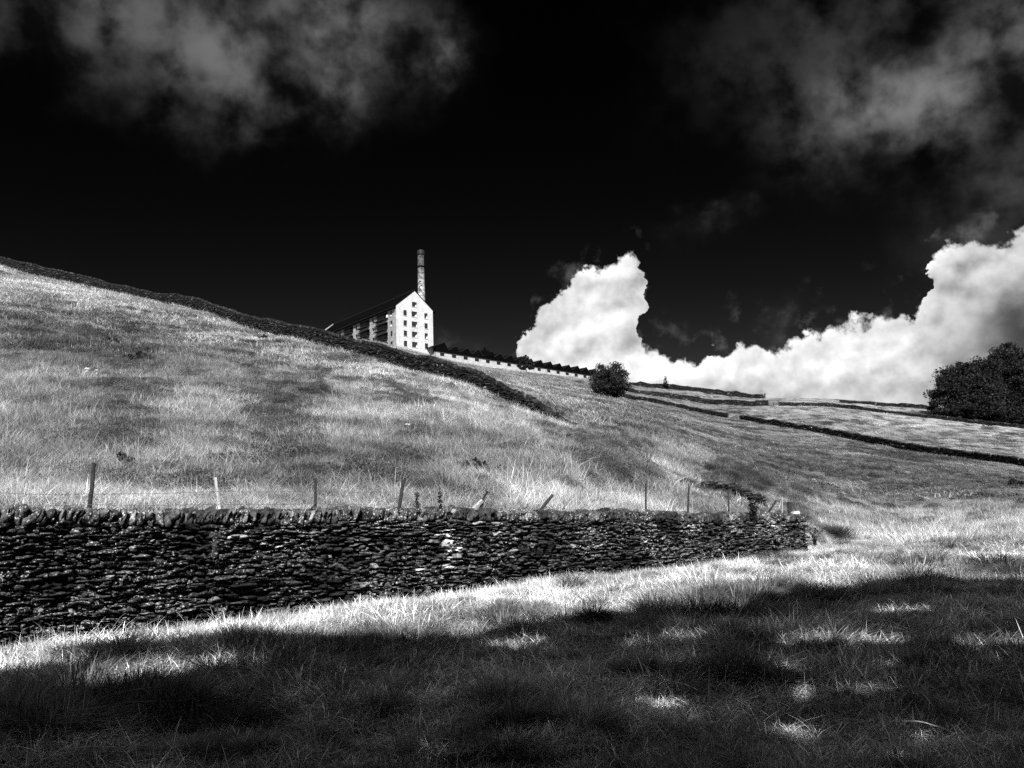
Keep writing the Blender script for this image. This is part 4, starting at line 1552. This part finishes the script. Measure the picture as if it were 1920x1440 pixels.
for k in range(NB):
    o = MB()
    a, b = k * bw, (k + 1) * bw
    pk = a + bw * 0.66
    z0 = WH + 1.05
    hp = 1.95 * rt_.uniform(0.94, 1.06)
    if k == 0:
        a, hp = a - 3.0, 2.5
    A_, P_, B_ = (a, z0), (pk, z0 + hp), (b, z0)
    f3 = [to_w(q[0], q[1], -0.2) for q in (A_, P_, B_)]
    r3 = [to_w(q[0], q[1], 30) for q in (A_, P_, B_)]
    o.add(f3 + r3, [[[0, 2, 1], [3, 4, 5]], [[0, 1, 4, 3], [1, 2, 5, 4]]])
    rb_ = o.build('roof_bay', M_SLATE, shed)
    o = MB()                                             # slightly paler verge along the tooth's front edge
    for (q0, q1) in ((A_, P_), (P_, B_)):
        c8 = [to_w(x_, z_, y_) for y_ in (-0.34, -0.21) for (x_, z_) in ((q0[0], q0[1] - 0.10), (q1[0], q1[1] - 0.10), (q1[0], q1[1] + 0.10), (q0[0], q0[1] + 0.10))]
        o.add(c8, [[[0, 1, 2, 3], [0, 4, 5, 1], [2, 6, 7, 3], [4, 7, 6, 5]]])
    o.build('verge', M_CONC, rb_)
o = MB()                                                 # hipped loading tower between the teeth
s0 = bw * 4.1
z0, z1, z2 = WH + 1.0, WH + 2.7, WH + 4.0
B8 = [to_w(s0, z0, -0.5), to_w(s0 + 4.6, z0, -0.5), to_w(s0 + 4.6, z0, 4), to_w(s0, z0, 4), to_w(s0, z1, -0.5), to_w(s0 + 4.6, z1, -0.5), to_w(s0 + 4.6, z1, 4), to_w(s0, z1, 4),
      to_w(s0 + 1.7, z2, 1.7), to_w(s0 + 2.9, z2, 1.7)]
o.add(B8, [[[0, 1, 5, 4], [1, 2, 6, 5], [2, 3, 7, 6], [3, 0, 4, 7], [4, 5, 9, 8], [6, 7, 8, 9]], [[5, 6, 9], [7, 4, 8]]])
o.box(s0 + 2.0, s0 + 2.5, 1.5, 1.9, z2 + slope * s0 - 0.2, z2 + slope * s0 + 0.7)
o.build('roof_turret', M_SLATE, shed)


# ------------------------------------------------------------------ trees and bushes
def limb(mb, a, b, r0, r1, rng, n=5, wob=0.06):
    a, b = np.array(a, float), np.array(b, float)
    L = np.linalg.norm(b - a)
    P = [a + (b - a) * s + rng.normal(0, wob * L, 3) * (0 < s < 1) * 0.6 for s in np.linspace(0, 1, n)]
    mb.tube(P, np.linspace(r0, r1, n), 7, True)


def tree(name, label, u, v, Y, lobes, trunk_r, leaf, nleaf, mat, seed, cat='tree', group=None, trunk_h=None, base=None, grow=1.0):
    """lobes: (dx, dy, dz, rx, rz) in metres from the base; leaves grow in sprays near each lobe's surface"""
    rng = np.random.default_rng(seed)
    B = pt(u, v, Y) if base is None else np.array(base, float)
    B = np.array([B[0], B[1], gz1(B[0], B[1])])
    t = thing(name, label, cat, tuple(B), 0, group)
    lobes = [tuple(q * grow for q in l) for l in lobes]
    vol = np.array([l[3] ** 2 * l[4] for l in lobes]) ** 0.72
    cs = []
    for l, w in zip(lobes, vol / vol.sum()):              # every lobe carries a skin of smaller leafy bosses with gaps between
        nb = max(9, int(nleaf * w / 120))
        d = rng.normal(size=(nb, 3)); d /= np.linalg.norm(d, axis=1)[:, None]
        bc = np.array(l[:3]) + d * (0.50 + 0.48 * rng.random(nb))[:, None] * np.array([l[3], l[3], l[4]])
        br = (0.24 + 0.26 * rng.random(nb)) * (l[3] + l[4]) * 0.5
        per = max(20, int(nleaf * w / nb))
        e = rng.normal(size=(nb, per, 3)); e /= np.linalg.norm(e, axis=2)[:, :, None]
        rr = rng.random((nb, per, 1)) ** 0.45 * (1 + 0.25 * rng.normal(size=(nb, per, 1)) * (rng.random((nb, per, 1)) < 0.25))
        cs.append((bc[:, None, :] + e * rr * br[:, None, None] * np.array([1.15, 1.15, 0.8])).reshape(-1, 3))
    c = np.concatenate(cs)
    c = c[c[:, 2] > 0.05]
    V, q, s = leaf_quads(c, leaf, rng, (0.5, 1.5))
    link_mesh('crown', V, [q], mat, t, False, {'shade': ('FLOAT', s)})
    mb = MB()
    th = trunk_h or lobes[0][2]
    limb(mb, (0, 0, -0.3), (rng.normal(0, 0.05) * th, 0, th), trunk_r, trunk_r * 0.45, rng, 6, 0.03)
    for l in lobes:
        limb(mb, (0, 0, th * rng.uniform(0.35, 0.75)), (l[0], l[1], l[2] + 0.3 * l[4]), trunk_r * 0.4, trunk_r * 0.1, rng)
    mb.build('trunk', M_BARK, t, True)
    return t


def m_(px, Y):
    return px * Y / F


Yb = 150
tree('hawthorn_bush', 'round dark bush standing alone in the pasture at the end of the sheds', 1146, 741, Yb,
     [(0, 0, 3.0, 3.0, 2.9), (0, 0, 4.7, 2.1, 1.5), (0, -0.5, 1.5, 2.8, 1.4), (-1.5, -0.8, 2.6, 1.8, 1.7), (1.5, -0.8, 2.5, 1.9, 1.8), (0.2, -1.8, 2.6, 2.0, 2.0)], 0.22, 0.17, 17000, M_LEAF_BUSH, 31, 'bush', grow=1.16)
tree('tree', 'small dark tree standing in front of the saw-tooth sheds', 987, 702, 246,
     [(0, 0, 3.2, 2.1, 1.9), (-1.2, 0, 2.0, 1.5, 1.3), (1.3, 0, 1.9, 1.5, 1.3), (0.1, 0, 4.6, 1.0, 1.1)], 0.16, 0.24, 2600, M_LEAF_DARK, 32)
tree('topiary_tree', 'tiny tiered conifer on the skyline above the dark overgrown wall', 1248.5, 726, 338,
     [(0, 0, 1.6, 1.5, 0.7), (0, 0, 2.9, 1.3, 0.55), (0.05, 0, 4.0, 0.9, 0.5), (0, 0, 4.9, 0.45, 0.6)], 0.12, 0.16, 1500, M_LEAF_DARK, 33)
tree('small_shrub', 'tiny thin shrub on the skyline beside the small gate', 1434, 748, 300, [(0, 0, 1.2, 0.45, 0.6), (0.2, 0, 2.1, 0.35, 0.35)], 0.06, 0.14, 260, M_LEAF_DARK, 34, 'shrub')
tree('sycamore_tree', 'lower left tree of the dark group at the right edge of the picture', 1809, 779, 242,
     [(-1.5, 0, 10.2, 5.4, 5.0), (-5.6, -1, 6.8, 3.9, 3.4), (-7.4, 0, 4.4, 2.8, 2.2), (3.0, -2, 7.5, 5.5, 5.5), (-1.0, -3, 5.0, 5.5, 3.2), (-3.6, -1, 11.6, 3.0, 2.5), (0.5, -1, 13.6, 3.4, 2.6), (-3, -3, 2.0, 5.0, 2.4), (3, -4, 2.2, 6.0, 2.8), (4.2, 0, 13.2, 3.6, 3.0), (7, -1, 13, 4.0, 4.6), (1.5, -4.5, 9.0, 3.0, 2.6), (-3.5, -4.0, 8.0, 2.6, 2.4), (-7.8, -1, 2.0, 2.2, 1.5)],
     0.5, 0.34, 44000, M_LEAF_DARK, 35, 'tree', 'big trees at the right edge', grow=1.06)
tree('sycamore_tree', 'tall dark tree cut by the right edge of the picture', 1910, 792, 246,
     [(0, 0, 15.5, 6.8, 6.4), (-5.0, -2, 14.2, 4.4, 4.2), (4.5, -1, 12.5, 6.0, 6.0), (-2.0, -3, 7.5, 6.5, 5.5), (3, -3, 5.0, 6.2, 4.2), (-0.5, 0, 21.6, 4.4, 3.0), (-6.5, -1, 17.2, 4.0, 3.0), (-8.0, -3, 4.0, 5.0, 4.0), (0, -5, 2.0, 7, 2.6), (-4.5, 0, 18.8, 4.5, 3.6), (4, 0, 19, 5, 4), (-2.5, -6.5, 14.5, 3.4, 3.0), (2.5, -6.5, 9.5, 3.6, 3.0), (-5.5, -5, 9.5, 3.0, 2.6), (-4, -4, 3.0, 6, 3.4), (4, -4, 2, 6, 3), (-7, -2, 9.5, 4.5, 5.0)],
     0.6, 0.34, 60000, M_LEAF_DARK, 36, 'tree', 'big trees at the right edge', grow=1.05)
tree('gorse_bush', 'low dark bush alone in the pasture at the right edge of the picture', 1902, 918, 62,
     [(0, 0, 0.45, 0.75, 0.5), (0.5, 0, 0.35, 0.5, 0.35), (-0.4, 0, 0.3, 0.5, 0.3)], 0.05, 0.06, 1500, M_LEAF_DARK, 37, 'bush')
tree('gorse_bush', 'small dark bush on the pale slope just under the long hill wall', 491, 641, 92,
     [(0, 0, 0.35, 0.62, 0.42), (0.4, 0, 0.3, 0.4, 0.3)], 0.05, 0.07, 900, M_LEAF_DARK, 38, 'bush')
tree('gorse_bush', 'wide low dark bush in pale grass below the mill', 702, 708, 62,
     [(0, 0, 0.22, 0.6, 0.28), (-0.5, 0, 0.18, 0.45, 0.22), (0.5, 0, 0.16, 0.4, 0.2)], 0.04, 0.06, 1000, M_LEAF_DARK, 39, 'bush')
tree('gorse_bush', 'dark bush on the lower hillside above the leaning posts', 888, 893, 23.5,
     [(0, 0, 0.2, 0.28, 0.2), (-0.25, 0, 0.15, 0.2, 0.15), (0.25, 0, 0.14, 0.22, 0.15)], 0.03, 0.035, 900, M_LEAF_DARK, 40, 'bush')
tree('thorn_sapling', 'small dark thorn sapling on the hillside between the two left fence posts', 234, 876, 18.4,
     [(0, 0, 0.22, 0.14, 0.2), (0.05, 0, 0.12, 0.18, 0.12)], 0.012, 0.03, 420, M_LEAF_DARK, 41, 'sapling')
for k, (u, v, Y, lab, s) in enumerate([(1450, 805, 182, 'pale', .5), (1905, 808, 212, '', .4)]):
    pass
# hillside shrubs seen as separate dark spots
for k, (u, v, Y, sc, lab) in enumerate([(930, 905, 24, 0.25, 'dark leafy shrub low on the hillside just right of the forked timber'),
                                        (775, 885, 23.5, 0.28, 'dark leafy shrub on the hillside above the paired saplings'),
                                        (255, 680, 53, 0.55, 'dark spreading shrub high on the left hillside'),
                                        (210, 640, 66, 0.6, 'dark shrub on the left hillside, above the spreading one'),
                                        (480, 890, 21, 0.25, 'dark tuft of shrub right of the pale fence post'),
                                        (1850, 800, 214, 0.8, 'small dark shrub against the low wall below the big trees')]):
    tree('small_shrub', lab, u, v, Y, [(0, 0, 0.5 * sc, 1.2 * sc, 0.6 * sc), (0.9 * sc, 0, 0.4 * sc, 0.8 * sc, 0.45 * sc), (-0.9 * sc, 0.1, 0.35 * sc, 0.8 * sc, 0.4 * sc)],
         0.03 * sc, 0.10 * sc, 700, M_LEAF_DARK, 50 + k, 'shrub')

# pale rocks on the hillside
for (u, v, Y, w_, lab) in [(163, 712, 45, 0.22, 'larger white rock lying in grass on the left hillside'), (181, 716, 44.5, 0.14, 'small white rock just right of the larger one on the left hillside'),
                           (765, 808, 34, 0.18, 'white rock in the middle of the hillside below the mill'), (640, 1068, None, 0, '')]:
    if Y is None:
        continue
    p = pt(u, v, Y)
    z_ = gz1(p[0], p[1])
    o = MB()
    o.add(T_HI[0][int(u) % 14] * np.array([w_, w_ * 0.8, w_ * 0.55]) + np.array([p[0], p[1], z_ + 0.22]), [T_HI[1][:, ::-1]])
    o.add(T_HI[0][int(u + 3) % 14] * np.array([w_ * 0.6, w_ * 0.6, w_ * 0.8]) + np.array([p[0], p[1], z_ + 0.02]), [T_HI[1][:, ::-1]])
    tag(o.build('white_rock', M_PALE_ROCK, None, True), lab, 'rock')


# ------------------------------------------------------------------ plants on and before the wall, dead stems
def weed(name, label, u0, v0, v1, Y, nst, spread, leaf, nleaf, seed, mat=M_LEAF_WEED, lo=0.0, cat='plant', group=None, off=None):
    rng = np.random.default_rng(seed)
    b = pt(u0, v0, Y)
    h = pt(u0, v1, Y)[2] - b[2]
    t = thing(name, label, cat, tuple(b), 0, group)
    ms, C = MB(), []
    for k in range(nst):
        hh = h * rng.uniform(0.6, 1.0) if k else h
        lx, ly = rng.normal(0, spread), -abs(rng.normal(0, spread * 0.5))
        s = np.linspace(0, 1, 7)
        P = np.stack([lx * s ** 1.5, ly * s ** 1.2, hh * s], -1) + rng.normal(0, 0.008, (7, 3)) * s[:, None]
        P[0, 2] -= 0.03
        ms.tube(P, np.linspace(0.007, 0.003, 7), 5)
        ss = lo + (1 - lo) * rng.random(nleaf) if lo >= 0 else (-lo) * rng.random(nleaf)
        c = np.stack([np.interp(ss, s, P[:, i]) for i in range(3)], -1)
        C.append(c + rng.normal(0, 1, (nleaf, 3)) * leaf * 0.8)
    ms.build('stems', M_BARK, t)
    V, q, sh = leaf_quads(np.concatenate(C), leaf, rng, (0.4, 1.6))
    link_mesh('leaves', V, [q], mat, t, False, {'shade': ('FLOAT', sh)})
    return t


Ys = wallY(785)
weed('sapling', 'thin dark sapling sprouting from the coping, left one of the pair', 783, 968, 885, Ys + 0.1, 2, 0.03, 0.028, 50, 61, M_LEAF_DARK, -0.55, 'sapling', 'saplings on the wall')
weed('sapling', 'taller thin dark sapling sprouting from the coping, right one of the pair', 827, 972, 886, wallY(827) + 0.1, 2, 0.04, 0.03, 55, 62, M_LEAF_DARK, -0.6, 'sapling', 'saplings on the wall')
weed('ivy_bush', 'dark ivy bush growing out of the top of the near wall toward its right end', 1412, 985, 934, wallY(1412) - 0.2, 9, 0.12, 0.04, 60, 63, M_LEAF_DARK, 0.2, 'bush')
Pf = WA + WD * 0.9 + WN * 0.25
weed('weed_plant', 'tall leafy weed climbing the face of the near wall at the left edge', 72, 1205, 1105, Pf[1] - 0.1, 5, 0.10, 0.032, 42, 64)
weed('weed_plant', 'leafy weed at the foot of the near wall, right of the tall one', 412, 1165, 1135, wallY(412) - 0.5, 4, 0.06, 0.022, 26, 65)
weed('dead_grass_plant', 'pale dead tuft hanging on the face of the near wall below the pale post', 400, 1045, 995, wallY(400) - 0.32, 7, 0.08, 0.016, 14, 66)
weed('weed_plant', 'dark tall weeds in front of the right end of the near wall', 1528, 1020, 988, 26.4, 12, 0.25, 0.03, 26, 67, M_LEAF_DARK)
weed('weed_plant', 'low leafy weed at the wall foot near the left edge, beside the grass', 255, 1190, 1170, wallY(255) - 0.5, 5, 0.08, 0.03, 14, 68)


STEM_PTS = []


def stem(label, P, r, group='pale dead bramble runners'):
    STEM_PTS.extend(np.asarray(P))
    r = r * 1.25
    o = MB()
    o.tube(P, np.linspace(r, r * 0.5, len(P)), 5)
    return tag(o.build('bramble_runner', M_STEM_PALE), label, 'bramble', group)


def curve(pts_, Y0, Y1):
    q = np.array(pts_, float)
    s = np.linspace(0, len(q) - 1, 14)
    return np.array([pt(np.interp(a, range(len(q)), q[:, 0]), np.interp(a, range(len(q)), q[:, 1]), Y0 + (Y1 - Y0) * a / (len(q) - 1)) for a in s])


stem('long pale arching dead stem in the bottom right corner of the meadow', curve([(1895, 1428), (1855, 1405), (1810, 1384), (1770, 1366), (1725, 1352), (1692, 1352)], 4.75, 4.6), 0.0042)
stem('bent pale dead stem left of the long arching one', curve([(1673, 1440), (1664, 1416), (1645, 1390), (1630, 1386), (1618, 1386)], 4.7, 4.6), 0.004)
stem('straight pale dead stem leaning left between the bent and the arching stems', curve([(1668, 1382), (1657, 1355), (1647, 1334)], 4.9, 4.9), 0.004)
stem('short pale dead stem at the bottom edge, beneath the arching one', curve([(1704, 1442), (1690, 1428), (1680, 1420)], 4.6, 4.5), 0.004)

# small gate in the upper pasture
Yg = 261
gt_ = thing('field_gate', 'small dark wooden field gate between the two upper pasture walls', 'gate', tuple(pt(1451, 761, Yg)))
gt_.location.z = gz1(gt_.location.x, gt_.location.y)
o = MB()
for s in (-1.7, -0.0, 1.7):
    o.box(s - 0.1, s + 0.1, -0.08, 0.08, -0.2, 1.5 if s else 1.2)
o.build('posts', M_POST_DARK, gt_)
o = MB()
for z_ in (0.3, 0.65, 1.0):
    o.box(-1.6, 1.6, 0.085, 0.13, z_, z_ + 0.12)
o.build('rails', M_POST_DARK, gt_)

# ------------------------------------------------------------------ the row of trees behind the viewer whose shade lies over the meadow
EDGE = np.array([(-30, -8.0), (-12, 4.0)] + [tuple(gp(u, v + 8)[:2]) for u, v in
                [(0, 1275), (150, 1240), (225, 1222), (420, 1205), (560, 1208), (640, 1200), (760, 1205), (880, 1194), (940, 1180), (1040, 1168), (1150, 1160), (1240, 1155), (1340, 1152),
                 (1420, 1128), (1500, 1112), (1600, 1102), (1720, 1090), (1850, 1086), (1930, 1078)]] + [(20, 23.5), (34, 32)])
rt2 = np.random.default_rng(77)
DAP, DR = [], []
for (u, v, ra, rb_) in [(80, 1268, 1.0, 0.4), (350, 1270, 1.1, 0.5), (270, 1300, 0.6, 0.45), (970, 1212, 0.5, 0.4), (1240, 1218, 0.8, 0.4), (1570, 1220, 1.0, 0.4), (1860, 1225, 0.8, 0.45),
                        (1430, 1335, 0.2, 0.16), (1240, 1335, 0.3, 0.2), (1000, 1390, 0.3, 0.2), (690, 1205, 0.3, 0.25), (1630, 1310, 0.3, 0.2), (1750, 1390, 0.3, 0.2), (1680, 1150, 0.7, 0.3)]:
    DAP.append(gp(u, v)); DR.append((ra * 0.85, rb_ * 0.85))
for _ in range(26):
    DAP.append(gp(rt2.uniform(0, 1920), rt2.uniform(1210, 1430))); q_ = rt2.uniform(0.08, 0.20); DR.append((q_ * 1.6, q_))
for P_ in STEM_PTS:                                       # a chink of sun reaches the runners
    DAP.append(P_[:2] - SUN_DIR[:2] / SUN_DIR[2] * P_[2]); DR.append((0.09, 0.09))
TR = [(-16, -17, 13.5), (-9.5, -12, 14), (-2.5, -8.5, 15), (4.5, -4.8, 15.5), (11.5, 0.4, 15), (18, 4.2, 15.5), (25, 9, 15), (32, 15, 15)]
SH = SUN_DIR[:2] / SUN_DIR[2]
LABS = ['first of the tall leafy trees behind the viewer, at the left end of the row', 'second leafy tree from the left in the row behind the viewer', 'third leafy tree of the row, behind the viewer on the left',
        'fourth leafy tree of the row, right behind the viewer', 'fifth leafy tree of the row, to the right of the viewer', 'sixth leafy tree of the row, shading the meadow on the right',
        'seventh leafy tree of the row, far to the right of the viewer', 'last leafy tree of the row, at its right end']
for k, (tx0, ty0, hh) in enumerate(TR):
    zb = gz1(tx0, ty0)
    t = thing('tree', LABS[k], 'tree', (tx0, ty0, zb), 0, 'row of trees shading the meadow')
    n = 22000
    d = rt2.normal(size=(n, 3)); d /= np.linalg.norm(d, axis=1)[:, None]
    rr = rt2.random(n) ** 0.36
    c = d * rr[:, None] * np.array([6.0, 6.0, 7.0]) + np.array([0, 0, hh - 6.0])
    P = c + np.array([tx0, ty0, zb])
    gxy = P[:, :2] - SH * P[:, 2:3]                       # where the leaf's shade falls
    ok = gxy[:, 1] < np.interp(gxy[:, 0], EDGE[:, 0], EDGE[:, 1]) - 0.15
    for (p, (ra, rb_)) in zip(DAP, DR):
        q = ((gxy[:, 0] - p[0]) / ra) ** 2 + ((gxy[:, 1] - p[1]) / rb_) ** 2
        ok &= ~((q < 1) & (rt2.random(n) < 0.97))
    uu, vv = proj(P)
    dep = (P - CAM) @ _f
    ok &= ~((dep > 0) & (uu > -500) & (uu < 2420) & (vv > -500))
    V, q, s = leaf_quads(c[ok], 0.24, rt2, (0.6, 1.3))
    link_mesh('crown', V, [q], M_LEAF_DARK, t, False, {'shade': ('FLOAT', s)})
    mb = MB()
    limb(mb, (0, 0, -0.3), (0.2, 0, hh - 5), 0.32, 0.14, rt2, 6, 0.02)
    for a in np.arange(5) * 1.256 + k:
        limb(mb, (0.1, 0, hh * 0.42), (2.4 * cos(a), 2.4 * sin(a), hh * 0.42 + 2.6), 0.12, 0.04, rt2)
    mb.build('trunk', M_BARK, t, True)
